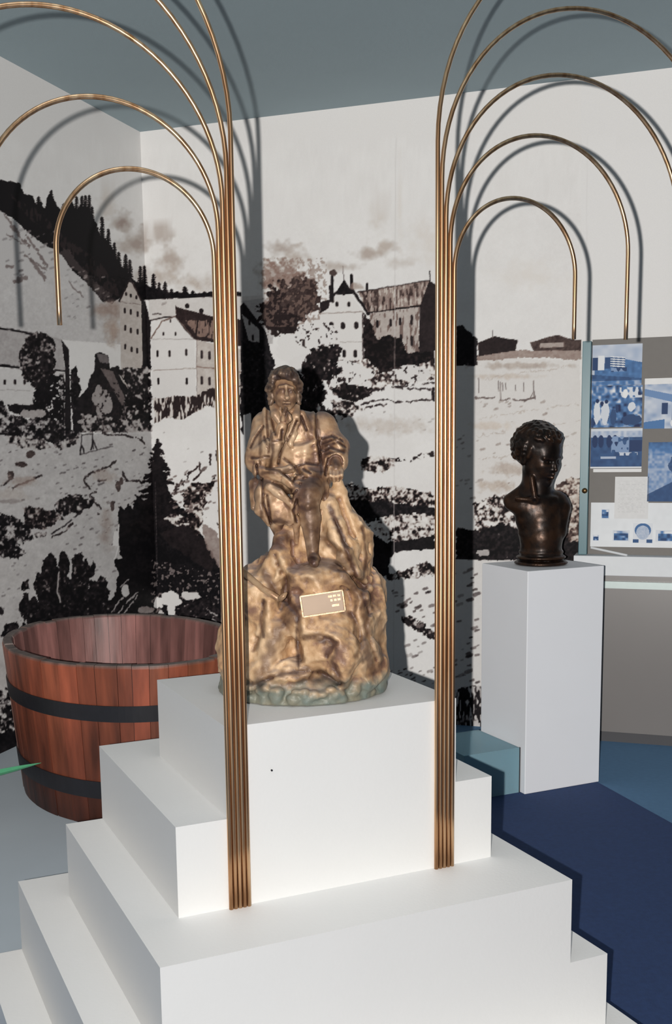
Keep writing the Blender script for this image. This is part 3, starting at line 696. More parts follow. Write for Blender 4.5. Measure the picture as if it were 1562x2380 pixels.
def bronze(name, c_dark, c_mid, c_hi, rough, metal, dust=None, sc=9., bump=.35, patina=None, pz=(1.0, 1.06), tint=False):
    m, t, b = new_mat(name); N = t.nodes; L = t.links
    geo = N.new('ShaderNodeNewGeometry')
    nz = N.new('ShaderNodeTexNoise'); nz.inputs['Scale'].default_value = sc; nz.inputs['Detail'].default_value = 6; nz.inputs['Roughness'].default_value = .6
    L.new(geo.outputs['Position'], nz.inputs['Vector'])
    cr = N.new('ShaderNodeValToRGB'); e = cr.color_ramp.elements
    e[0].position = .36; e[0].color = (*c_dark, 1); e[1].position = .62; e[1].color = (*c_hi, 1)
    x = e.new(.48); x.color = (*c_mid, 1)
    # worn edges lighter; hollows darker, shade painted in by pointiness
    pr = N.new('ShaderNodeMapRange'); pr.inputs[1].default_value = .44; pr.inputs[2].default_value = .56; pr.inputs[3].default_value = -.16; pr.inputs[4].default_value = .14
    L.new(geo.outputs['Pointiness'], pr.inputs[0])
    ad = N.new('ShaderNodeMath'); ad.operation = 'ADD'; L.new(nz.outputs['Fac'], ad.inputs[0]); L.new(pr.outputs[0], ad.inputs[1])
    L.new(ad.outputs[0], cr.inputs[0]); col = cr.outputs[0]
    if dust is not None:
        sx = N.new('ShaderNodeSeparateXYZ'); L.new(geo.outputs['Normal'], sx.inputs[0])
        md = N.new('ShaderNodeMapRange'); md.inputs[1].default_value = .45; md.inputs[2].default_value = .95; md.inputs[4].default_value = .75
        L.new(sx.outputs[2], md.inputs[0])
        mx = N.new('ShaderNodeMix'); mx.data_type = 'RGBA'; L.new(md.outputs[0], mx.inputs[0]); L.new(col, mx.inputs[6]); mx.inputs[7].default_value = (*dust, 1); col = mx.outputs[2]
    if patina is not None:
        sp_ = N.new('ShaderNodeSeparateXYZ'); L.new(geo.outputs['Position'], sp_.inputs[0])
        n3 = N.new('ShaderNodeTexNoise'); n3.inputs['Scale'].default_value = 22; n3.inputs['Detail'].default_value = 4; L.new(geo.outputs['Position'], n3.inputs['Vector'])
        a1 = N.new('ShaderNodeMath'); a1.operation = 'MULTIPLY_ADD'; a1.inputs[1].default_value = .09; L.new(n3.outputs['Fac'], a1.inputs[0]); L.new(sp_.outputs[2], a1.inputs[2])
        mp = N.new('ShaderNodeMapRange'); mp.inputs[1].default_value = pz[0]+.075; mp.inputs[2].default_value = pz[1]+.05; mp.inputs[3].default_value = 1; mp.inputs[4].default_value = 0
        L.new(a1.outputs[0], mp.inputs[0])
        n4 = N.new('ShaderNodeTexNoise'); n4.inputs['Scale'].default_value = 30; L.new(geo.outputs['Position'], n4.inputs['Vector'])
        pc = N.new('ShaderNodeMix'); pc.data_type = 'RGBA'; L.new(n4.outputs['Fac'], pc.inputs[0]); pc.inputs[6].default_value = (*patina, 1); pc.inputs[7].default_value = (.30, .24, .15, 1)
        m2 = N.new('ShaderNodeMix'); m2.data_type = 'RGBA'; L.new(mp.outputs[0], m2.inputs[0]); L.new(col, m2.inputs[6]); L.new(pc.outputs[2], m2.inputs[7]); col = m2.outputs[2]
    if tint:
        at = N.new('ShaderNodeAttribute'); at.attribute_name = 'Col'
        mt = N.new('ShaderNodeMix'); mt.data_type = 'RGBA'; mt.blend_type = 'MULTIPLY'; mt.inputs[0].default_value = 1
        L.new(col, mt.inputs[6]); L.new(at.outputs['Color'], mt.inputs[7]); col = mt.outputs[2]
    L.new(col, b.inputs['Base Color'])
    b.inputs['Metallic'].default_value = metal; b.inputs['Roughness'].default_value = rough
    n2 = N.new('ShaderNodeTexNoise'); n2.inputs['Scale'].default_value = 110; n2.inputs['Detail'].default_value = 4
    L.new(geo.outputs['Position'], n2.inputs['Vector'])
    bp = N.new('ShaderNodeBump'); bp.inputs['Strength'].default_value = bump; bp.inputs['Distance'].default_value = .0025
    L.new(n2.outputs['Fac'], bp.inputs['Height']); L.new(bp.outputs[0], b.inputs['Normal'])
    return m

def shade_patina_tint(V, strokes, dark=(.11, .065, .075)):  # strokes of crease, chin and eye shade painted in, plus darker bronze areas
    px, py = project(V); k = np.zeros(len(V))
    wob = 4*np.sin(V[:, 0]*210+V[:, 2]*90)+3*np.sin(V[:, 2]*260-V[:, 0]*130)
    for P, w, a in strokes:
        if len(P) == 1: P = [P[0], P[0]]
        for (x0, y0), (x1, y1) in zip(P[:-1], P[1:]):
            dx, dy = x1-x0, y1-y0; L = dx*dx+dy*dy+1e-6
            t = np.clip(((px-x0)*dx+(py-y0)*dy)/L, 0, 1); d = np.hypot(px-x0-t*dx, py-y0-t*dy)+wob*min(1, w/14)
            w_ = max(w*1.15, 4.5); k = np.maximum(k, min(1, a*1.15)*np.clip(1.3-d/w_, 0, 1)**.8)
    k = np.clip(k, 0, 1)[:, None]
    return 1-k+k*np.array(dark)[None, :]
# ---------------------------------------------------------------- the seated bronze figure on its rock
SY, SZ = 2.584, 1.0
def S(px, py, d=0.): return at_y(px, py, SY-d)
st = empty('seated_figure_statue', (-.005, SY, SZ), 'golden bronze seated man in a coat, hand at chin, on a rocky mound', 'statue')
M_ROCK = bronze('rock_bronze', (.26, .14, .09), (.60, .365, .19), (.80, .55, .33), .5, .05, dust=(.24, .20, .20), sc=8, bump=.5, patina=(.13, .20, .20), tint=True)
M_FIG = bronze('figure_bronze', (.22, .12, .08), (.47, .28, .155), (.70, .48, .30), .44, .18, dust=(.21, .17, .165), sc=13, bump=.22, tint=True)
M_HAIR = bronze('hair_bronze', (.05, .03, .025), (.09, .055, .04), (.20, .13, .085), .45, .3, sc=30, bump=.2)
M_TOOL = bronze('tool_bronze', (.16, .08, .055), (.36, .205, .11), (.58, .39, .23), .40, .25, sc=13)
c = Clay((-.235, 2.36, .985), (.225, 2.80, 1.64), .0037)
c.ell((-.005, 2.585, 1.0), (.205, .19, .055), .01)
c.ell((-.005, 2.585, 1.03), (.195, .18, .06), .02)
c.cap((.005, 2.60, 1.05), (.01, 2.63, 1.33), .150, .066, .03)
c.cap((.01, 2.63, 1.33), (.03, 2.63, 1.50), .066, .045, .03)
# left slabs
c.rock(S(620, 1520, .10), (.082, .06, .13), 5, 10, .006, extra=[((-.5, -1, .35), .55), ((.7, -.9, .3), .6)])
c.rock(S(570, 1540, .02), (.07, .10, .13), 8, 12, .012)
c.rock(S(615, 1400, .06), (.075, .07, .10), 9, 12, .01)
c.rock(S(652, 1330, .05), (.055, .07, .075), 4, 12, .012)
c.rock(S(690, 1560, .13), (.06, .05, .035), 44, 10, .01)
# front boulder that carries the plaque
c.rock(S(757, 1425, .085), (.100, .100, .125), 21, 14, .004, extra=[((.02, -1, .10), .78)])
c.rock(S(775, 1515, .10), (.105, .09, .085), 31, 14, .008)
c.rock(S(740, 1350, .10), (.075, .07, .045), 12, 10, .01)
c.rock(S(830, 1545, .06), (.07, .10, .07), 13, 12, .01)
# right lobe, upright lumps
c.rock(S(850, 1440, .02), (.050, .10, .13), 61, 12, .008)
c.rock(S(862, 1380, -.01), (.035, .07, .07), 62, 12, .01)
c.cap(S(862, 1420, .05), S(868, 1570, .05), .030, .035, .008)
c.cap(S(835, 1430, .11), S(822, 1530, .12), .016, .022, .006)
c.rock(S(728, 1235, .0), (.085, .09, .12), 71, 12, .02)
c.rock(S(800, 1260, .03), (.07, .07, .11), 72, 12, .01)
c.rock(S(835, 1290, .0), (.035, .06, .06), 73, 12, .01)
# ridges and hollows
c.line([S(660, 1345, .19), S(650, 1400, .19), S(668, 1450, .19), S(672, 1560, .19)], .010, .006, 'cut')
c.line([S(705, 1480, .205), S(745, 1485, .21), S(770, 1500, .21), S(765, 1530, .21)], .008, .008, 'cut')
c.line([S(782, 1490, .175), S(800, 1525, .175), S(792, 1565, .17)], .022, .025)
c.line([S(800, 1340, .15), S(838, 1390, .13), S(842, 1470, .12), S(850, 1540, .10)], .012, .02)
c.line([S(818, 1400, .16), S(822, 1470, .16), S(838, 1540, .14)], .006, .008, 'cut')
c.line([S(860, 1400, .07), S(850, 1450, .08), S(848, 1540, .09)], .007, .006, 'cut')
c.line([S(692, 1418, .13), S(640, 1475, .13), S(606, 1570, .14)], .020, .03)
c.ell(S(755, 1462, .150), (.06, .03, .03), .03)
c.ell(S(742, 1492, .20), (.030, .014, .010), .012, 'cut')
# folds of the cloth falling over the rock on the right
for P, r in [([S(752, 1130, .05), S(764, 1175, .07), S(780, 1225, .085), S(808, 1275, .09), S(826, 1330, .09)], (.012, .020, .024, .025, .013)),
             ([S(782, 1104, .055), S(788, 1150, .05), S(800, 1215, .06), S(828, 1270, .06), S(850, 1335, .055)], (.009, .019, .022, .019, .010)),
             ([S(772, 1190, .06), S(800, 1250, .07), S(842, 1330, .07)], (.012, .012, .010)),
             ([S(775, 1240, .11), S(800, 1290, .12), S(822, 1330, .115)], (.010, .016, .010)),
             ([S(660, 1235, .06), S(645, 1290, .09), S(615, 1330, .09)], (.018, .018, .010)),
             ([S(615, 1350, .10), S(625, 1400, .12), S(610, 1470, .12)], (.014, .016, .010))]:
    c.line(P, r, .014)
for P in [[S(768, 1180, .10), S(790, 1235, .11), S(818, 1300, .115)], [S(790, 1160, .07), S(808, 1215, .085), S(838, 1300, .085)], [S(842, 1240, .06), S(852, 1290, .06), S(846, 1340, .065)]]: c.line(P, .005, .006, 'cut')
c.noise(.0042, .045, 4, seed=1)
g = np.random.default_rng(5)
for i in range(60):       # leaves and blossoms between cloth and boulder, and along the right flank
    t = g.uniform(0, 1)
    p = S(832+46*t+g.normal()*9, 1330+78*t+g.normal()*8, .075-.03*t+g.normal()*.008)
    c.ell(p, (.0065, .006, .005), .003)
for i in range(70):
    a = g.uniform(-2.6, .3); rr = .192
    p = (-.005+rr*math.cos(a)*1.02, 2.585+rr*math.sin(a)*.97, 1.008+abs(g.normal())*.022)
    c.ell(p, (.011, .010, .008), .006)
c.clip_z(1.0)
RF = [[(666, 1340), (660, 1386), (693, 1430), (696, 1476), (693, 1500), (703, 1536)], [(613, 1400), (610, 1466), (590, 1510)], [(706, 1483), (746, 1476), (780, 1493), (760, 1523)], [(776, 1546), (793, 1586)], [(816, 1426), (833, 1453), (840, 1500), (830, 1526)],
      [(843, 1380), (856, 1426), (850, 1460), (873, 1533)], [(820, 1340), (846, 1366)], [(600, 1590), (660, 1562), (740, 1560), (790, 1590)], [(640, 1290), (655, 1330)], [(742, 1250), (800, 1285), (824, 1335)]]
c.crease([(L, 6.0, .0050) for L in RF]+[([(a+12, b-3) for a, b in L], 11.0, -.0040) for L in RF])
c.clip_z(1.0012)
RT = [(L, 6.5, .5) for L in RF]+[([(692, 1412), (640, 1478), (602, 1590)], 15, .62), ([(690, 1436), (690, 1500), (695, 1560)], 4, .75), ([(672, 1345), (658, 1395), (688, 1440)], 13, .55), ([(780, 1318), (838, 1375), (856, 1420), (848, 1480), (862, 1560)], 13, .65),  # crease shade painted on the rock, with purple-brown patches
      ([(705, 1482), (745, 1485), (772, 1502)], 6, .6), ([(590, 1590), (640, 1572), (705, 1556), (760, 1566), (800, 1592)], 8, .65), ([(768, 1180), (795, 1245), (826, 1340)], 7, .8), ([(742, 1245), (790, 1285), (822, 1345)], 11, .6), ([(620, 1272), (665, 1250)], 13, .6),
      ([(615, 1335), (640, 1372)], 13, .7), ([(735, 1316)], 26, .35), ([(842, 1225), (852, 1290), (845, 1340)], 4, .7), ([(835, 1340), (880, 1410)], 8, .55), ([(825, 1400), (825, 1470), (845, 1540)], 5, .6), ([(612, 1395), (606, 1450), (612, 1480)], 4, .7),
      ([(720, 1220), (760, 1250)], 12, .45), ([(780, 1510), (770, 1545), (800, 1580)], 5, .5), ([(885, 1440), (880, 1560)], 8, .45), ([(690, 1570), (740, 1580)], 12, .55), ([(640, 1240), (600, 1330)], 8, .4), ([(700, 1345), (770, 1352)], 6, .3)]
V, Q = c.mesh(); big_mesh('rock_base', V, Q, M_ROCK, st, cols=shade_patina_tint(V, RT))

c = Clay((-.13, 2.36, 1.25), (.135, 2.70, 1.84), .0023)
# hips, torso
c.ell(S(690, 1108, .02), (.088, .062, .036), .015)
c.ell(S(694, 1065, .02), (.062, .050, .050), .015)
c.ell(S(690, 1010, .01), (.064, .046, .055), .015)
c.ell(S(625, 990, -.005), (.036, .036, .034), .02); c.ell(S(748, 992, -.005), (.034, .035, .034), .02)
c.cap(S(668, 985, .01), S(662, 950, .045), .024, .022, .01)
# coat body behind, collar, lapels
c.ell(S(690, 1050, -.02), (.085, .05, .095), .02)
for P, r in [([S(634, 945, .045), S(640, 965, .062), S(655, 990, .068)], (.008, .009, .006)), ([S(690, 945, .045), S(688, 968, .062), S(676, 1000, .066)], (.007, .009, .006)),
             ([S(620, 975, .03), S(632, 1010, .055), S(640, 1060, .068), S(634, 1105, .07)], (.007, .007, .006, .004)), ([S(618, 955, .02), S(622, 1000, .045), S(618, 1060, .07)], (.008, .009, .008)),
             ([S(702, 960, .04), S(722, 1010, .048), S(742, 1070, .052), S(750, 1112, .06)], (.008, .007, .007, .005)),
             
             ([S(690, 985, .06), S(680, 1010, .066), S(672, 1030, .070)], (.005, .006, .004)), ([S(668, 1010, .068), S(676, 1032, .072), S(690, 1008, .066)], (.004, .005, .003))]:
    c.line(P, r, .007)
for P in [[S(738, 985, .045), S(744, 1040, .055), S(746, 1100, .065)], [S(630, 1000, .062), S(636, 1050, .082), S(626, 1100, .09)], [S(612, 990, .04), S(606, 1040, .075), S(604, 1080, .095)], [S(594, 1030, .055), S(598, 1070, .09)], [S(760, 1030, .055), S(775, 1010, .045)], [S(668, 1004, .08), S(655, 1050, .09), S(648, 1090, .09)]]: c.line(P, .004, .004, 'cut')
for y, a in [(1040, 5), (1058, 4), (1076, 3), (1090, 2)]:
    c.line([S(684, y+a, .060), S(708, y+3, .064), S(735, y-a*3, .055)], .005, .014)
# arm on the viewer's right
c.cap(S(748, 992, .0), S(778, 1042, .02), .030, .033, .012)
c.cap(S(778, 1042, .02), S(781, 1072, .055), .032, .028, .010)
for i, (x0, y0, x1, y1, x2, y2) in enumerate([(755, 1040, 785, 1022, 803, 1050), (756, 1052, 786, 1036, 804, 1068), (758, 1066, 780, 1052, 798, 1082), (762, 1085, 776, 1065, 796, 1095)]):
    c.line([S(x0, y0, .045), S(x1, y1, .055), S(x2, y2, .045)], (.005, .007, .005), .004)
c.ell(S(780, 1076, .073), (.018, .014, .020), .004, 'cut')
c.cap(S(780, 1062, .05), S(781, 1090, .078), .015, .013, .004)          # wrist and back of the hand
c.ell(S(780, 1091, .080), (.016, .009, .010), .004)
for k, (x, l) in enumerate([(768, 19), (776, 23), (785, 22), (793, 17)]):
    c.line([S(x, 1094, .086), S(x, 1094+l*.6, .097), S(x+.5, 1094+l, .090)], (.0050, .0047, .0040), .0012)
c.line([S(768, 1086, .084), S(763, 1098, .088), S(764, 1108, .086)], (.0045, .0042, .0034), .002)
c.line([S(758, 1085, .05), S(752, 1110, .06), S(757, 1128, .06)], (.008, .007, .004), .005)
# arm on the viewer's left with the hand at the chin
c.cap(S(620, 990, .0), S(605, 1065, .045), .033, .036, .012)
c.cap(S(603, 1070, .05), S(640, 1030, .095), .032, .019, .010)
c.cap(S(640, 1030, .095), S(656, 992, .105), .017, .011, .006)
c.line([S(620, 1045, .082), S(632, 1028, .105), S(648, 1022, .108)], (.006, .007, .005), .004)
c.ell(S(662, 974, .104), (.012, .009, .014), .004)
c.line([S(658, 976, .112), S(661, 962, .117), S(664, 950, .112)], (.0050, .0047, .0040), .0012)
for k in range(3):
    c.line([S(666+k*1.5, 972+k*4, .112), S(672+k, 966+k*4, .117), S(668+k, 960+k*5, .114)], (.0050, .0047, .0040), .0012)
c.line([S(655, 968, .106), S(651, 956, .104), S(652, 948, .1)], (.0042, .0038, .0032), .002)
for P in [[S(590, 1040, .06), S(600, 1075, .088), S(592, 1100, .07)], [S(604, 1020, .05), S(612, 1065, .086), S(610, 1100, .085)], [S(594, 1010, .03), S(588, 1060, .05), S(592, 1090, .06)]]: c.line(P, (.006, .007, .005), .004)
# legs
c.cap(S(732, 1105, .03), S(716, 1152, .125), .038, .029, .012)
c.ell(S(716, 1150, .128), (.030, .025, .027), .008)
c.line([S(700, 1170, .145), S(716, 1176, .152), S(734, 1169, .142)], .006, .003)
c.cap(S(716, 1165, .13), S(721, 1205, .128), .024, .024, .006)
c.cap(S(721, 1205, .128), S(727, 1290, .135), .0235, .0125, .004)
c.ell(S(729, 1298, .142), (.014, .018, .013), .004); c.cap(S(729, 1304, .142), S(730, 1309, .180), .012, .010, .004)
c.cap(S(660, 1108, .03), S(620, 1150, .105), .040, .030, .012)
c.cap(S(622, 1160, .10), S(652, 1240, .055), .024, .016, .008)
c.cap(S(592, 1125, .05), S(590, 1180, .07), .014, .008, .008)
# coat tails across the lap
for P, r in [([S(600, 1095, .09), S(640, 1100, .105), S(675, 1090, .09)], (.012, .013, .010)), ([S(640, 1105, .11), S(672, 1120, .125), S(692, 1150, .12)], (.010, .011, .010)),
             ([S(692, 1110, .10), S(722, 1104, .10), S(748, 1110, .085)], (.009, .010, .008)), ([S(693, 1125, .12), S(690, 1170, .125), S(672, 1215, .115)], (.010, .010, .008)),
             ([S(625, 1130, .135), S(650, 1148, .14), S(680, 1176, .135)], (.009, .010, .007)), ([S(608, 1140, .12), S(604, 1185, .12), S(625, 1218, .105)], (.012, .012, .006)),
             ([S(672, 1170, .125), S(688, 1212, .10), S(690, 1260, .085)], (.009, .010, .006)), ([S(755, 1130, .08), S(757, 1170, .08), S(745, 1200, .08)], (.010, .009, .006)),
             ([S(660, 1115, .13), S(690, 1138, .14), S(685, 1160, .14)], (.006, .006, .004))]:
    c.line(P, np.array(r)*.92, .009)
for P in [[S(612, 1106, .112), S(650, 1112, .128), S(680, 1106, .12)], [S(640, 1135, .152), S(668, 1155, .152)], [S(698, 1125, .128), S(697, 1175, .13)], [S(615, 1150, .135), S(614, 1200, .132)], [S(708, 1112, .11), S(740, 1116, .10)]]: c.line(P, .0035, .004, 'cut')
c.ell(S(650, 1180, .115), (.030, .014, .040), .006)
c.line([S(630, 1208, .13), S(650, 1214, .135), S(668, 1210, .13)], .005, .004, 'cut')
# head
HC = S(662, 903, .055)
c.ell(HC, (.030, .034, .040), .008); c.ell(S(665, 925, .070), (.024, .024, .026), .008)
c.ell(S(666, 946, .078), (.011, .010, .009), .006)
c.line([S(665, 905, .093), S(667, 925, .104)], (.0035, .0052), .003); c.ell(S(667, 924, .104), (.0065, .005, .004), .002)
c.line([S(650, 900, .088), S(665, 897, .093), S(680, 901, .087)], .0042, .003)
c.ell(S(655, 908, .097), (.0075, .006, .005), .004, 'cut'); c.ell(S(677, 909, .096), (.0075, .006, .005), .004, 'cut')
c.ell(S(655, 909, .087), (.0055, .005, .0035), .002); c.ell(S(677, 910, .086), (.0055, .005, .0035), .002)
c.ell(S(652, 921, .084), (.009, .008, .009), .005); c.ell(S(681, 922, .083), (.008, .008, .009), .005)
c.line([S(659, 936, .097), S(674, 936, .096)], .0030, .002); c.line([S(659, 939.5, .1), S(674, 939.5, .099)], .0016, .0015, 'cut'); c.line([S(660, 942, .095), S(673, 942, .094)], .0030, .002)
FOLD = [[(621, 943), (620, 969), (623, 1017)], [(612, 991), (593, 1017), (583, 1039)], [(627, 1019), (625, 1052)], [(614, 1015), (622, 1040)], [(632, 1026), (654, 1022), (656, 1000)], [(656, 1032), (647, 1076)], [(586, 1065), (625, 1061)], [(660, 1065), (686, 1085), (695, 1102)],
        [(686, 1085), (712, 1077), (741, 1080)], [(734, 952), (736, 1004), (745, 1069)], [(749, 1019), (773, 1013), (795, 1024)], [(747, 1032), (778, 1021), (802, 1039)], [(754, 1048), (767, 1039), (799, 1050)], [(762, 1065), (756, 1104)], [(619, 1089), (651, 1093), (682, 1119), (690, 1104)],
        [(634, 1122), (656, 1130), (675, 1156), (690, 1139)], [(610, 1115), (612, 1169), (630, 1217)], [(621, 1152), (630, 1213)], [(690, 1161), (682, 1187), (690, 1213)], [(706, 1090), (722, 1100)], [(690, 978), (680, 1002), (668, 1024)], [(632, 975), (640, 1010)], [(700, 968), (712, 1000)], [(596, 1080), (600, 1110)]]
c.crease([(L, 2.6, .0032) for L in FOLD]+[([(a-6, b+2) for a, b in L], 4.0, -.0022) for L in FOLD]+[([(682, 1028), (734, 1019)], 4, .0015), ([(684, 1044), (738, 1034)], 4, .0015), ([(690, 1059), (736, 1053)], 4, .0015)])
HT = [(L, 2.8, .62) for L in FOLD]+[([(663, 905), (665, 930)], 26, .30), ([(648, 925), (652, 940)], 5, .4), ([(667, 912), (668, 926)], 2.5, .3), ([(722, 1165), (727, 1290)], 20, .62), ([(728, 1304)], 18, .85), ([(738, 1118), (716, 1150)], 26, .6), ([(781, 1080)], 13, .7), ([(738, 975), (744, 1040), (747, 1110)], 3.5, .7), ([(757, 1036), (795, 1024)], 3, .6), ([(757, 1056), (800, 1046)], 3, .6), ([(630, 1000), (634, 1050), (626, 1100)], 4, .7),  # painted shade in folds and face; leg, shoe and hand darker bronze
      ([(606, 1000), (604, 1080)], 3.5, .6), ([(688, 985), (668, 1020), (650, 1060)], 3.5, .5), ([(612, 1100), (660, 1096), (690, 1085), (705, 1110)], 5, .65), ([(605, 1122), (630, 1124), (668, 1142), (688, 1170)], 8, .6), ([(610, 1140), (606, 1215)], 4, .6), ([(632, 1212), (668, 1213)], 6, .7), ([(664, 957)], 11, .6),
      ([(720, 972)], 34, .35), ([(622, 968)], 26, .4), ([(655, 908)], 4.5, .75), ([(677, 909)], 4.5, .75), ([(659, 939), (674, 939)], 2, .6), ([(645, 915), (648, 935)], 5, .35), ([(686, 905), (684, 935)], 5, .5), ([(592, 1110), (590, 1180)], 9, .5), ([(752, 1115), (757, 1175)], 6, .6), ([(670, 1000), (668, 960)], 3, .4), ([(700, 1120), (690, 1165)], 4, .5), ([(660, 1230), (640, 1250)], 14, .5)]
c.noise(.0009, .018, 2, seed=2)
V, Q = c.mesh(); big_mesh('seated_man', V, Q, M_FIG, st, cols=shade_patina_tint(V, HT))
c = Clay((-.10, 2.44, 1.55), (.03, 2.66, 1.84), .0025)
g = np.random.default_rng(9)
c.ell(S(661, 882, .038), (.036, .038, .032), .008)
for i in range(46):
    t = i/45*math.pi; rx, ry = 34+g.normal()*2, 30
    x = 661-rx*math.cos(t); y = 893-ry*math.sin(t)*1.25+4
    d = .055+.022*math.sin(t)+g.normal()*.006
    c.line([S(x, y, d), S(x+g.normal()*4-(x-661)*.05, y+9, d+.006), S(x+g.normal()*4+(x-661)*.08, y+19, d)], (.0055, .006, .004), .003)
for sx in (-1, 1):
    for k in range(10):
        x = 661+sx*(31+g.normal()*2); y = 893+k*4.2
        c.line([S(x, y, .055+g.normal()*.006), S(x+sx*(2+g.normal()*2), y+7, .056+g.normal()*.006)], (.0065, .005), .003)
c.noise(.0028, .014, 2, seed=8)
V, Q = c.mesh(); big_mesh('hair', V, Q, M_HAIR, st)
# pickaxe handle leaning at the left of the boulder
V, Fc = tube_vf([S(560, 1325, .09), S(610, 1368, .125), S(650, 1393, .165)], [.0075, .0075, .0070], 12)
V2, F2 = tube_vf([S(650, 1393, .165), S(660, 1385, .17), S(667, 1377, .168)], [.0075, .006, .002], 10)
V, Fc = merge((V, Fc), (V2, F2)); o = mesh_obj('tool_handle', V, Fc, M_TOOL, st, smooth=True)
V, Fc = tube_vf([S(526, 1440, .04), S(518, 1500, .06), S(511, 1562, .08)], [.003, .0065, .0045], 10)
mesh_obj('tool_handle', V, Fc, M_TOOL, st, smooth=True)
# plaque
pn = np.array([.02, -1, .10]); pn /= np.linalg.norm(pn)
pc = S(750, 1403, .177)
px_ = np.array([1, .02, 0.]); px_ /= np.linalg.norm(px_); px_ = math.cos(.13)*px_+math.sin(.13)*np.array([0, 0, 1.]); pz_ = np.cross(px_, pn); pz_ = pz_ if pz_[2] > 0 else -pz_
def PF(a, b, z): return pc+px_*a+pz_*b+pn*z
M_PLQ = paint('plaque_metal', (.33, .23, .155), .47, .15, var=.1, scale=30)
pq = box_frame('plaque', PF, -.047, .047, -.023, .023, -.02, .0, M_PLQ, st, bev=.002)
fr = []
for a0, a1, b0, b1 in [(-.049, .049, .0215, .0245), (-.049, .049, -.0245, -.0215), (-.049, -.046, -.0245, .0245), (.046, .049, -.0245, .0245)]:
    cs = [PF(a0, b0, -.01), PF(a1, b0, -.01), PF(a1, b1, -.01), PF(a0, b1, -.01), PF(a0, b0, .003), PF(a1, b0, .003), PF(a1, b1, .003), PF(a0, b1, .003)]
    fr.append(box_vf(cs))
V, Fc = merge(*fr); mesh_obj('plaque_rim', V, Fc, M_TOOL, st)
ls = []
for a, w, b in [(.014, .009, .011), (.025, .007, .011), (.035, .006, .011), (.018, .005, .002), (.026, .006, .002), (.034, .007, .002), (.020, .016, -.010)]:
    ls.append(box_vf([PF(a, b, -.002), PF(a+w, b, -.002), PF(a+w, b+.005, -.002), PF(a, b+.005, -.002), PF(a, b, .0012), PF(a+w, b, .0012), PF(a+w, b+.005, .0012), PF(a, b+.005, .0012)]))
V, Fc = merge(*ls); mesh_obj('raised_lettering', V, Fc, M_TOOL, st)
# ---------------------------------------------------------------- bust and pedestal
PC = np.array([1.095, 4.944, 0]); PTOP = 1.010
def PE(a, b, z): return PC+EV*a+NV*b+np.array([0, 0, z])
ped = box_frame('pedestal', PE, -.205, .205, -.18, .18, .0065, PTOP, M_PED)
bevel(ped, .003)
tag(ped, 'tall plain white square pedestal on the navy carpet under the dark bust', 'pedestal')
BY = 4.944
def Bp(px, py, d=0.): return at_y(px, py, BY-d)
bu = empty('portrait_bust', (1.095, BY, PTOP), 'dark brown bronze bust of a boy with short curly hair on the white pedestal', 'bust')
M_BUST = bronze('dark_bronze', (.010, .007, .006), (.020, .012, .009), (.045, .022, .012), .36, .6, sc=12, bump=.15)
c = Clay((.90, 4.75, 1.0), (1.29, 5.13, 1.72), .0042)
bx0 = Bp(1257, 1300)[0]
c.ell((bx0, BY, 1.020), (.120, .112, .020), .006); c.ell((bx0, BY, 1.045), (.112, .104, .018), .006)
c.ell((bx0, BY, 1.068), (.100, .094, .020), .012); c.cap((bx0, BY, 1.09), (bx0, BY, 1.13), .092, .096, .012)
c.ell((bx0, BY, 1.150), (.104, .085, .030), .012)
c.cap((bx0, BY, 1.14), (bx0+.002, BY, 1.21), .088, .086, .02)
# chest
c.ell(Bp(1252, 1205, .0), (.105, .080, .095), .02)
c.ell(Bp(1248, 1175, .0), (.135, .072, .055), .025)
c.cap(Bp(1205, 1168, -.01), Bp(1188, 1168, -.015), .045, .030, .02); c.cap(Bp(1295, 1165, -.01), Bp(1306, 1180, -.015), .045, .034, .02)
c.cap(Bp(1228, 1135, -.02), Bp(1182, 1160, -.02), .036, .020, .02); c.cap(Bp(1270, 1150, -.02), Bp(1306, 1162, -.02), .030, .022, .02)
c.cap(Bp(1310, 1180, .01), Bp(1300, 1235, .02), .030, .030, .02)
# neck with tendon and collar bones
c.cap(Bp(1247, 1165, .0), Bp(1249, 1095, .0), .068, .066, .02)
c.cap(Bp(1236, 1110, .066), Bp(1243, 1158, .078), .010, .012, .012)
c.cap(Bp(1240, 1162, .072), Bp(1200, 1158, .045), .009, .008, .018); c.cap(Bp(1246, 1162, .072), Bp(1290, 1158, .045), .009, .008, .018)
c.ell(Bp(1243, 1166, .088), (.010, .010, .010), .01, 'cut')
# head, turned to the right and slightly down
yaw = math.radians(33); tl = math.radians(12)
fwd = np.array([math.sin(yaw)*math.cos(tl), -math.cos(yaw)*math.cos(tl), -math.sin(tl)])
rt = np.array([math.cos(yaw), math.sin(yaw), 0]); upv = np.cross(rt, fwd)
upv = upv if upv[2] > 0 else -upv
HB = Bp(1252, 1058, .0)
RM = [rt, fwd, upv]
def Hd(a, b, z): return HB+rt*a+fwd*b+upv*z         # right of the face, forward, up  (metres)
c.ell(Hd(0, -.012, .030), (.088, .108, .098), .01, R=RM)
c.ell(Hd(0, .028, -.035), (.073, .079, .086), .02, R=RM)
c.ell(Hd(0, .066, -.098), (.026, .024, .020), .018, R=RM)
c.ell(Hd(0, .058, .022), (.052, .034, .038), .02, R=RM)
c.cap(Hd(-.055, .02, -.05), Hd(-.02, .06, -.098), .022, .018, .02); c.cap(Hd(.055, .02, -.05), Hd(.02, .06, -.098), .022, .018, .02)
c.ell(Hd(-.036, .068, -.030), (.022, .018, .018), .015, R=RM); c.ell(Hd(.036, .068, -.030), (.022, .018, .018), .015, R=RM)
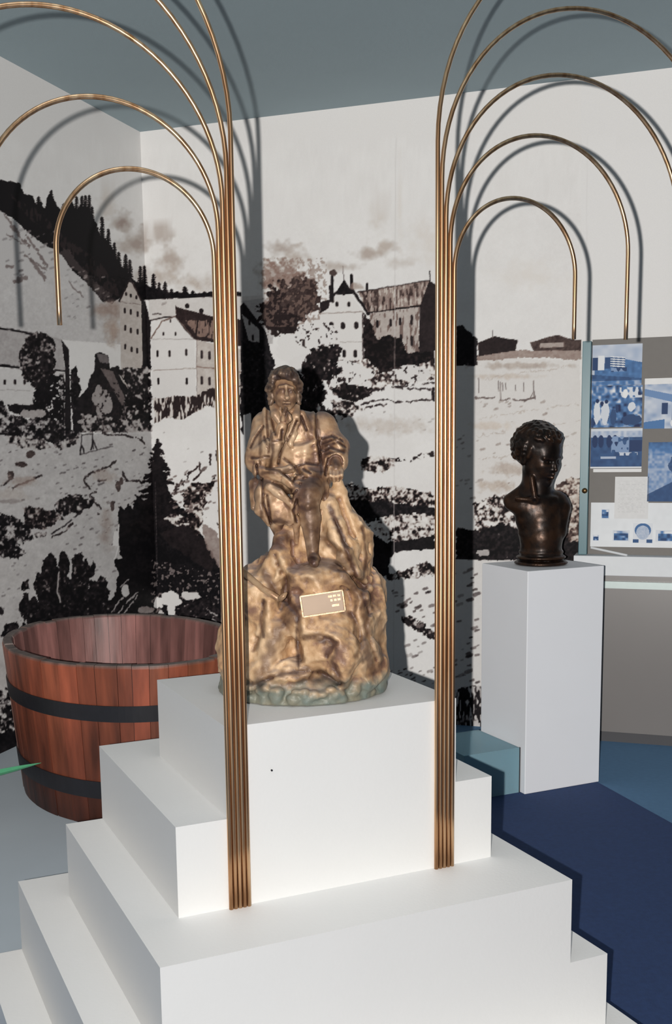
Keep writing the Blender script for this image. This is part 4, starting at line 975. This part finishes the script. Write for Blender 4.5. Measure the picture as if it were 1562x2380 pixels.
c.cap(Hd(-.046, .082, .006), Hd(-.012, .094, .004), .008, .008, .008); c.cap(Hd(.046, .082, .006), Hd(.012, .094, .004), .008, .008, .008)
for sx in (-1, 1):
    c.ell(Hd(sx*.030, .096, -.010), (.016, .012, .010), .008, 'cut', RM); c.ell(Hd(sx*.030, .082, -.011), (.013, .011, .008), .003, R=RM)
c.line([Hd(0, .094, .0), Hd(0, .108, -.022), Hd(0, .117, -.040)], (.0075, .008, .010), .008)
c.ell(Hd(.009, .104, -.043), (.009, .009, .007), .004, R=RM); c.ell(Hd(-.009, .104, -.043), (.009, .009, .007), .004, R=RM)
c.ell(Hd(0, .088, -.064), (.028, .018, .022), .012, R=RM)
c.line([Hd(-.021, .096, -.066), Hd(0, .108, -.062), Hd(.021, .096, -.066)], (.005, .007, .005), .004)
c.line([Hd(-.020, .099, -.0715), Hd(0, .113, -.0705), Hd(.020, .099, -.0715)], .0025, .002, 'cut')
c.line([Hd(-.017, .096, -.077), Hd(0, .105, -.079), Hd(.017, .096, -.077)], (.005, .008, .005), .004)
c.ell(Hd(0, .098, -.089), (.016, .008, .005), .005, 'cut', RM)
c.ell(Hd(0, .086, -.104), (.016, .014, .013), .010, R=RM)
for sx in (-1, 1):
    c.ell(Hd(sx*.086, -.004, -.018), (.012, .020, .028), .005, R=RM); c.ell(Hd(sx*.097, .0, -.016), (.006, .010, .015), .004, 'cut', RM)
# curly hair cap
c.ell(Hd(0, -.030, .040), (.107, .107, .105), .01, R=RM)
g = np.random.default_rng(4)
for i in range(520):
    v = g.normal(size=3); v /= np.linalg.norm(v)
    if v[1] > .40 and v[2] < .47: continue
    if v[2] < -.62: continue
    p = Hd(v[0]*.104, -.030+v[1]*.106, .038+v[2]*.106)
    c.ell(p, g.uniform(.006, .010), .006)
c.ell(Hd(0, .004, .072), (.092, .082, .062), .012, R=RM)
for i in range(260):
    v = g.normal(size=3); v /= np.linalg.norm(v)
    if v[2] < .05: continue
    c.ell(Hd(v[0]*.090, .004+v[1]*.082, .072+v[2]*.062), g.uniform(.006, .010), .005)
for sx in (-1, 1): c.line([Hd(sx*.084, .03, .04), Hd(sx*.086, .022, .0)], .010, .008)
c.noise(.0008, .03, 2, seed=4)
c.clip_z(PTOP)
V, Q = c.mesh()
big_mesh('head_and_chest', V[:0], Q[:0], M_BUST, bu) if False else None
# socle ring is a piece of its own
zc = V[:, 2][Q].mean(1) < 1.165
def pick(V, Q, m):
    q = Q[m]; u, inv = np.unique(q, return_inverse=True); return V[u], inv.reshape(q.shape)
big_mesh('head_and_chest', *pick(V, Q, ~zc), M_BUST, bu); big_mesh('socle', *pick(V, Q, zc), M_BUST, bu)

# low clear box behind the left side of the pedestal
m, t, b = new_mat('blue_tinted_acrylic')
b.inputs['Base Color'].default_value = (.42, .66, .76, 1); b.inputs['Transmission Weight'].default_value = .62; b.inputs['Roughness'].default_value = .08; b.inputs['IOR'].default_value = 1.1
tc = t.nodes.new('ShaderNodeTexCoord'); nz = t.nodes.new('ShaderNodeTexNoise'); nz.inputs['Scale'].default_value = 5
t.links.new(tc.outputs['Object'], nz.inputs['Vector'])
mr = t.nodes.new('ShaderNodeMapRange'); mr.inputs[3].default_value = .05; mr.inputs[4].default_value = .14; t.links.new(nz.outputs['Fac'], mr.inputs[0]); t.links.new(mr.outputs[0], b.inputs['Roughness'])
M_ACR = m
ab = empty('low_acrylic_box', PE(-.33, -.02, 0), 'low blue tinted clear box on the carpet against the left side of the pedestal', 'box')
a0, a1, b0, b1, zt = -.50, -.212, -.145, .19, .215
for (x0, x1, y0, y1, z0, z1) in [(a0, a1, b0, b0+.005, .007, zt-.005), (a0, a1, b1-.005, b1, .007, zt-.005), (a0, a0+.005, b0+.005, b1-.005, .007, zt-.005), (a1-.005, a1, b0+.005, b1-.005, .007, zt-.005)]:
    box_frame('side_pane', PE, x0, x1, y0, y1, z0, z1, M_ACR, ab)
box_frame('top_pane', PE, a0, a1, b0, b1, zt-.005, zt, M_ACR, ab)
box_frame('corner_strip', PE, a1, a1+.005, b0-.001, b0+.006, .007, zt, M_DARK, ab)

# ---------------------------------------------------------------- oval wooden tub
TC = np.array([-.753, 4.520, 0]); TA = np.array([-.46, .89, 0]); TA /= np.linalg.norm(TA); TB = np.array([.89, .46, 0]); TB /= np.linalg.norm(TB)
Z0, Z1 = .151, .784
def oval(t, z, off=0.):
    k = (z-Z0)/(Z1-Z0); a = .590+.058*k+off; b_ = .430+.055*k+off
    return TC+TA*a*math.cos(t)+TB*b_*math.sin(t)+np.array([0, 0, z])
tub = empty('wooden_tub', (TC[0], TC[1], Z0), 'large oval wooden tub of red brown staves with black iron hoops, left of the plinth', 'tub')
M_TUB = vcol_mat('tub_wood', .5, 0, .45, bump=.5, bscale=40, grain=.55, gscale=20)
# long wood grain instead of round noise
tn = M_TUB.node_tree
for n_ in tn.nodes:
    if n_.type == 'TEX_NOISE':
        src = n_.inputs['Vector'].links[0].from_socket; mp = tn.nodes.new('ShaderNodeMapping'); mp.inputs['Scale'].default_value = (1, 1, .13)
        tn.links.new(src, mp.inputs[0]); tn.links.new(mp.outputs[0], n_.inputs['Vector'])
r = random.Random(3); V = []; Fc = []; Cc = []
t = 0.; TH = .042
edges = []
while t < 2*math.pi-.05:
    edges.append(t); t += r.uniform(.105, .175)
edges.append(2*math.pi)
for i in range(len(edges)-1):
    t0, t1 = edges[i]+.0018, edges[i+1]-.0018
    k = r.uniform(.55, 1.15); red = r.uniform(0, 1)
    co = np.array([.25, .060, .030])*k*(1-red*.4)+np.array([.19, .080, .035])*k*red*.4
    ci = np.array([.21, .095, .085])*k
    dz = r.uniform(-.004, .003); js = r.uniform(-.0015, .0015)
    nn = 4; base = len(V)
    ts = np.linspace(t0, t1, nn+1)
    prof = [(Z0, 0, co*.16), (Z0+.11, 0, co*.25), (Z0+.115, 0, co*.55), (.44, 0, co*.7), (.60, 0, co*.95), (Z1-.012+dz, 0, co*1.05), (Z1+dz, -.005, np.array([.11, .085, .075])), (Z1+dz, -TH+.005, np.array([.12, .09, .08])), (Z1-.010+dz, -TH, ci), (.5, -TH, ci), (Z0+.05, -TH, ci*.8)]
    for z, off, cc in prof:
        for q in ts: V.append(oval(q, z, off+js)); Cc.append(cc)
    m_ = nn+1
    for a in range(len(prof)-1):
        for b_ in range(nn): Fc.append((base+a*m_+b_, base+a*m_+b_+1, base+(a+1)*m_+b_+1, base+(a+1)*m_+b_))
    L = [base+a*m_ for a in range(len(prof))]; R_ = [base+a*m_+nn for a in range(len(prof))]
    Fc.append(tuple(L)); Fc.append(tuple(R_[::-1]))
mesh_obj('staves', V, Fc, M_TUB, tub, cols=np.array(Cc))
# thin backing so that light does not leak between the staves
V = []; n = 96
for z in (Z0+.03, Z1-.02):
    for off in (-.012, -.03):
        for k in range(n): V.append(oval(2*math.pi*k/n, z, off))
Fc = [(k, (k+1) % n, 2*n+(k+1) % n, 2*n+k) for k in range(n)]+[(n+k, 3*n+k, 3*n+(k+1) % n, n+(k+1) % n) for k in range(n)]
mesh_obj('joint_filler', V, Fc, M_DARK, tub)
V = [oval(2*math.pi*k/n, Z0+.04, -.03) for k in range(n)]+[oval(2*math.pi*k/n, Z0+.065, -.03) for k in range(n)]
Fc = [tuple(range(n-1, -1, -1)), tuple(range(n, 2*n))]+[(k, (k+1) % n, (k+1) % n+n, k+n) for k in range(n)]
mesh_obj('tub_bottom', V, Fc, paint('tub_bottom_wood', (.10, .06, .04), .7, var=.3, scale=20), tub)
for zb, zt_ in ((.570, .632), (.262, .330)):
    V = []; n = 120
    for z, off in ((zb, .0005), (zb, .006), (zt_, .006), (zt_, .0005)):
        for k in range(n): V.append(oval(2*math.pi*k/n, z, off))
    Fc = [(a*n+k, a*n+(k+1) % n, ((a+1) % 4)*n+(k+1) % n, ((a+1) % 4)*n+k) for a in range(4) for k in range(n)]
    mesh_obj('hoop', V, Fc, M_DARK, tub, smooth=False)

# ---------------------------------------------------------------- plant at the left edge: one leaf reaches into the picture
pp = at_z(-130, 1905, .15)
plant = empty('potted_plant', (pp[0], pp[1], .151), 'green strap leaf of a potted plant reaching in from the left edge of the photo', 'plant')
V = []; n = 28
for z, rr in ((.151, .075), (.27, .095), (.28, .105), (.30, .105), (.30, .09), (.275, .088)):
    for k in range(n): V.append((pp[0]+rr*math.cos(2*math.pi*k/n), pp[1]+rr*math.sin(2*math.pi*k/n), z))
Fc = [(a*n+k, a*n+(k+1) % n, (a+1)*n+(k+1) % n, (a+1)*n+k) for a in range(5) for k in range(n)]+[tuple(range(n-1, -1, -1)), tuple(range(5*n, 6*n))]
mesh_obj('pot', V, Fc, M_POT, plant, smooth=False)
def leaf(tip, bow, w, seg=14):
    base = np.array([pp[0], pp[1], .28]); tip = np.array(tip, float); V = []; Fc = []
    mid = (base+tip)/2+np.array([0, 0, bow])
    for i in range(seg+1):
        t = i/seg; p = base*(1-t)**2+2*mid*t*(1-t)+tip*t*t
        d = 2*(mid-base)*(1-t)+2*(tip-mid)*t; s_ = np.cross(d, [0, 0, 1]); s_ = .5*s_/(np.linalg.norm(s_)+1e-9)+np.array([0, 0, .85])
        ww = w*(.5+.5*math.sin(min(1, t*1.6)*math.pi/2))*(1-t**3)+.0008
        nrm = np.cross(s_, d); nrm /= np.linalg.norm(nrm); nrm = nrm if nrm[2] > 0 else -nrm
        for a, h in ((-1, .25), (0, 0), (1, .25), (0, -.08)): V.append(p+s_*ww*a+nrm*ww*h)
    for i in range(seg):
        for k in range(4): Fc.append((i*4+k, i*4+(k+1) % 4, (i+1)*4+(k+1) % 4, (i+1)*4+k))
    Fc += [(3, 2, 1, 0), (seg*4, seg*4+1, seg*4+2, seg*4+3)]
    mesh_obj('leaf', V, Fc, M_GREEN, plant)
leaf(at_y(96, 1773, 4.03), .0, .020)
for a, l, z in [(2.2, .35, .55), (3.4, .4, .5), (4.4, .42, .62), (1.2, .3, .6), (5.3, .3, .75)]:
    tip = (pp[0]-.1+l*math.cos(a)*.6, pp[1]+l*math.sin(a)*.6, z); leaf(tip, .15, .014)

# ---------------------------------------------------------------- display case and boards on the right
def wall_pt(px, py, v): return at_plane(px, py, UV(0, v), WN)
def uv_of(px, py, v):
    P = wall_pt(px, py, v)-CORNER; return P@WX, P[2]
VB = .055
uL = uv_of(1350, 1000, VB+.05)[0]; uL2 = uv_of(1370, 1000, VB+.05)[0]
zt_p = uv_of(1358, 795, VB)[1]; zb_p = uv_of(1358, 1300, VB)[1]
dc = empty('wall_display_case', UV(uL+.9, .08, 0), 'grey wall display case right of the bust with white ledge and low lower panel', 'display case')
bb = uL+2.4
ztL = uv_of(1372, 790, VB)[1]; zle1 = uv_of(1450, 1293, .14)[1]; zle0 = uv_of(1450, 1338, .14)[1]
box_frame('back_board', lambda a, b_, z: UV(a, b_, z), uL2+.001, bb, .002, VB, zle1-.02, ztL, M_BOARD, dc)
box_frame('ledge', lambda a, b_, z: UV(a, b_, z), uL2-.06, bb, .002, .155, zle0, zle1, M_CARD, dc, bev=.002)
zr1 = uv_of(1450, 1352, .13)[1]; zr0 = uv_of(1450, 1368, .13)[1]
M_RAIL = paint('aluminium_rail', (.36, .42, .41), .4, .2)
box_frame('rail', lambda a, b_, z: UV(a, b_, z), uL2-.06, bb, .115, .135, zr0, zr1, M_RAIL, dc)
zk = uv_of(1450, 1688, .12)[1]
M_PANEL = paint('taupe_panel', (.155, .145, .14), .30, 0, .6, var=.08, scale=2)
box_frame('lower_panel', lambda a, b_, z: UV(a, b_, z), uL2-.06, bb, .002, .115, .055, zle0, M_PANEL, dc)
box_frame('kick_board', lambda a, b_, z: UV(a, b_, z), uL2-.06, bb, .002, .105, .0, .055, M_BASE, dc)
post = empty('teal_post', UV((uL+uL2)/2, VB+.04, zb_p), 'narrow teal green metal post between the mural and the photo board', 'post')
box_frame('upright', lambda a, b_, z: UV(a, b_, z), uL, uL2, .002, VB+.05, zle1+.001, zt_p, M_TEAL, post, bev=.002)
kp = uv_of(1360, 1140, VB+.05)
V, Fc = tube_vf([UV(kp[0], VB+.05, kp[1]), UV(kp[0], VB+.062, kp[1]), UV(kp[0], VB+.075, kp[1]), UV(kp[0], VB+.080, kp[1])], [.010, .010, .014, .008], 16)
mesh_obj('knob', V, Fc, paint('dark_brass_knob', (.12, .07, .03), .3, .8), post, smooth=True)

NAVY = np.array([.008, .018, .07]); MID = np.array([.07, .17, .36]); PALE = np.array([.50, .60, .70]); WHT = np.array([.66, .67, .68])
def duo(v):
    v = np.clip(v, 0, 1)[..., None]
    return np.where(v < .5, NAVY+(MID-NAVY)*v*2, MID+(WHT-MID)*(v-.5)*2)
def noise2(n, m, cell, seed):
    g = np.random.default_rng(seed); a = g.random((int(n/cell)+3, int(m/cell)+3)); return up1(up1(a, n, 0), m, 1)
M_PHOTO = vcol_mat('blue_toned_print', .5, 0, .1)
def photo(name, label, cat, x0, y0, x1, y1, fn, v, th=.004, seed=0, group=None, step=.0022):
    u0, z1 = uv_of(x0, y0, v); u1, z0 = uv_of(x1, y1, v)
    u0 = max(u0, uL2+.003)
    nu, nv = max(8, int((u1-u0)/step)), max(8, int((z1-z0)/step))
    U, Z = np.meshgrid(np.linspace(u0, u1, nu), np.linspace(z1, z0, nv))
    a = np.linspace(0, 1, nu)[None, :]+0*Z; b_ = np.linspace(0, 1, nv)[:, None]+0*Z
    col = fn(a, b_, nv, nu, seed)
    P = CORNER+WX*U[..., None]-WN*v+np.array([0, 0, 1.])*Z[..., None]
    P = P.reshape(-1, 3); col = col.reshape(-1, 3)
    idx = (np.arange(nv-1)[:, None]*nu+np.arange(nu-1)[None, :]).ravel()
    Q = np.stack([idx, idx+nu, idx+nu+1, idx+1], 1)
    # back and sides
    n0 = len(P); bk = np.array([P[0], P[nu-1], P[-1], P[-nu]])+WN*(th); P = np.concatenate([P, bk]); col = np.concatenate([col, np.tile(WHT, (4, 1))])
    c4 = [0, nu-1, n0-1, n0-nu]
    ex = [(n0, n0+1, n0+2, n0+3)]+[(c4[i], c4[(i+1) % 4], n0+(i+1) % 4, n0+i) for i in range(4)]
    o = big_mesh(name, P, np.concatenate([Q, np.array(ex)]), M_PHOTO, None, False, col)
    return tag(o, label, cat, group)
def inbox(a, b_, x0, y0, x1, y1): return (a > x0) & (a < x1) & (b_ > y0) & (b_ < y1)
def f_factory(a, b_, n, m, s):
    nz = noise2(n, m, 7, 1); n2 = noise2(n, m, 18, 2)
    v = .86-.15*n2
    hill = b_ > .42+.06*np.sin(a*7)+.08*(n2-.5)
    v = np.where(hill & (a > .05), .28+.25*nz, v); v = np.where((b_ > .72+.12*a) & (b_ < .9), .12+.2*nz, v); v = np.where(b_ > .88, .35+.4*nz, v)
    v = np.where(inbox(a, b_, .12, .26, .25, .62), .97, v); v = np.where(inbox(a, b_, .25, .3, .37, .58), .15, v)
    roof = inbox(a, b_-.12*(a-.37), .37, .28, .66, .55); v = np.where(roof, np.where(((b_-.12*(a-.37))*18 % 1) < .5, .95, .2), v)
    v = np.where(inbox(a, b_, .38, .56, .70, .66), .1+.5*(nz > .6), v); v = np.where(inbox(a, b_, .0, .3, .12, .62), .1, v)
    return duo(v)
def f_hall(a, b_, n, m, s):
    nz = noise2(n, m, 7, 3); n2 = noise2(n, m, 15, 4)
    v = .30+.8*(n2-.4)+.7*(nz-.5)
    v = np.where(inbox(a, b_, .55, .05, 1, .3) & (nz > .5), .9, v)
    for x0, y0, x1, y1, q in [(.05, .35, .17, .9, .92), (.20, .38, .36, .92, .88), (.0, .75, .06, 1, .1), (.38, .55, .5, .95, .15), (.48, .45, .55, .65, .08), (.6, .7, 1, .95, .12), (.72, .4, .88, .62, .9), (.62, .08, .72, .3, 1)]:
        q_ = ((a-(x0+x1)/2)/((x1-x0)/2))**2+((b_-(y0+y1)/2)/((y1-y0)/2))**2 < 1+.6*(nz-.5); v = np.where(q_, q, v)
    for x, y in [(.12, .36), (.21, .42), (.30, .38)]: v = np.where(((a-x)/.035)**2+((b_-y)/.05)**2 < 1, .03, v)
    return duo(v)
def f_meet(a, b_, n, m, s):
    nz = noise2(n, m, 7, 5); n2 = noise2(n, m, 9, 6)
    v = np.where(b_ < .22, .85-.2*nz, .12+.12*n2)
    for x in (.08, .2, .36, .47): v = np.where(((a-x)/.055)**2+((b_-.32)/.16)**2 < 1, .05, v)
    v = np.where(inbox(a, b_, .4, .2, .75, .6) & (nz > .45), .6, v); v = np.where(inbox(a, b_, .2, .7, .5, .76), .75, v); v = np.where(inbox(a, b_, .55, .6, .92, .68) & (nz > .35), .85, v)
    v = np.where(b_ < .06, .9, v); v = np.where(inbox(a, b_, .76, .3, 1, .58), .06, v); v = np.where(b_ > .965, .95, v)
    return duo(v)
def f_yard(a, b_, n, m, s):
    nz = noise2(n, m, 7, 7); n2 = noise2(n, m, 12, 8); st_ = noise2(m, n, 3, 9)[:m, :n].T if False else noise2(n, m, 3, 9)
    v = .88-.25*(n2); r1 = b_ > .1+.35*a; v = np.where(r1 & (b_ < .25+.4*a), .55, v)
    v = np.where(inbox(a, b_, .25, .42, .34, .68), .08, v); v = np.where((a > .4) & (b_ > .35) & (b_ < .9), .2+.7*(((a*16) % 1) > .6), v)
    v = np.where((b_ > .85-.2*a) & (a < .3), .45, v); v = np.where(((a-.5)/.12)**2+((b_-.88)/.12)**2 < 1, .95, v)
    return duo(v)
def f_portrait(a, b_, n, m, s):
    nz = noise2(n, m, 6, 12); v = .62+.2*(nz-.5)-.35*(b_ < .22)*(1-b_/.22)
    x = a*1.0; hr = ((x-.78)/.42)**2+((b_-.38)/.27)**2 < 1+.2*(nz-.5); v = np.where(hr, .1+.12*nz, v)
    fc = ((x-.95)/.32)**2+((b_-.43)/.2)**2 < 1; v = np.where(fc, .8-.25*nz, v)
    sh = b_ > .95-.75*x*.6+.0*nz; v = np.where((b_ > .62) & (b_ > .88-.5*np.minimum(x, .5)), .14+.06*nz, v)
    return duo(v)
def f_paper(a, b_, n, m, s):
    nz = noise2(n, m, 8, 13); c = np.array([.60, .60, .60])*(1-.05*nz[..., None]); ln = (((b_*26) % 1) > .6) & (a > .1) & (a < .9) & (b_ > .1) & (b_ < .85) & (noise2(n, m, 3, 15) > .45)
    return np.where(ln[..., None], c*.88, c)
def f_plain(c): return lambda a, b_, n, m, s: np.array(c)[None, None, :]*(1-.05*noise2(n, m, 10, 20)[..., None])
def f_small(a, b_, n, m, s):
    nz = noise2(n, m, max(3, n/3), 30+s); e = np.minimum(np.minimum(a, 1-a), np.minimum(b_, 1-b_)); return duo(np.where(e < .08, .9, .12+.55*np.clip(nz*1.4-.3, 0, 1)+.35*(b_ < .3)))
def f_face(a, b_, n, m, s):
    nz = noise2(n, m, 4, 40+s); v = np.full(a.shape, .93); v = np.where(((a-.5)/.42)**2+((b_-.36)/.36)**2 < 1, .35, v)
    v = np.where(((a-.5)/.34)**2+((b_-.48)/.36)**2 < 1, .80-.1*nz, v); v = np.where((b_ > .82) & (np.abs(a-.5) > .2), .2, v); return duo(v)
PVb = VB+.006
photo('photograph', 'blue toned photo of a modern factory building on a hill, top of the photo column', 'photo', 1374, 803, 1491, 894, f_factory, PVb)
photo('photograph', 'blue toned photo of people in white coats in a hall, middle of the photo column', 'photo', 1374, 898, 1491, 992, f_hall, PVb)
photo('photograph', 'blue toned photo of a dark meeting scene, lowest of the photo column', 'photo', 1374, 997, 1491, 1088, f_meet, PVb)
photo('white_strip', 'thin white strip under the dark meeting photo', 'strip', 1379, 1090, 1491, 1097, f_plain((.66, .66, .66)), PVb, .003)
photo('white_strip', 'white strip above the pale photo at the right edge', 'strip', 1499, 880, 1700, 888, f_plain((.66, .66, .66)), PVb, .003)
photo('photograph', 'pale blue photo of a works yard cut by the right edge of the picture', 'photo', 1499, 893.5, 1660, 994, f_yard, PVb)
photo('portrait_photograph', 'large blue toned portrait of a dark-haired person cut by the right edge', 'photo', 1508, 1028, 1640, 1166, f_portrait, VB+.014)
photo('text_sheet', 'off-white sheet of paper overlapping the lower white board', 'paper', 1430, 1108, 1506, 1206, f_paper, VB+.014, .003)
photo('caption_board', 'white lower board with small blue pictures under the photo board', 'board', 1374, 1168, 1760, 1277, f_plain((.64, .66, .68)), VB+.009, .006)
photo('small_photograph', 'tiny blue vignette at upper left of the white board', 'photo', 1398, 1183, 1416, 1206, f_small, VB+.012, .0028, 1, step=.0015)
photo('small_photograph', 'small dark blue oblong picture at the middle of the white board', 'photo', 1424, 1232, 1463, 1258, f_small, VB+.012, .0028, 2, step=.0015)
photo('small_photograph', 'small pale oval face picture right of the dark oblong one', 'photo', 1472, 1216, 1516, 1262, f_face, VB+.012, .0028, 3, step=.0015)
photo('small_photograph', 'small blue picture on the white board at the right edge', 'photo', 1524, 1232, 1600, 1260, f_small, VB+.012, .0028, 4, step=.0015)
photo('small_photograph', 'tiny blue mark near the lower left corner of the white board', 'photo', 1378, 1243, 1392, 1257, f_small, VB+.012, .0028, 5, step=.0015)
# white rod lying on the ledge
p = uv_of(1372, 1276, .12); q = uv_of(1458, 1291, .148)
V, Fc = tube_vf([UV(p[0], .07, zle1+.034), UV(q[0], .148, zle1+.006)], .006, 10)
o = mesh_obj('white_rod', V, Fc, M_CARD, None); tag(o, 'thin white rod leaning on the white ledge beside the teal post', 'rod')
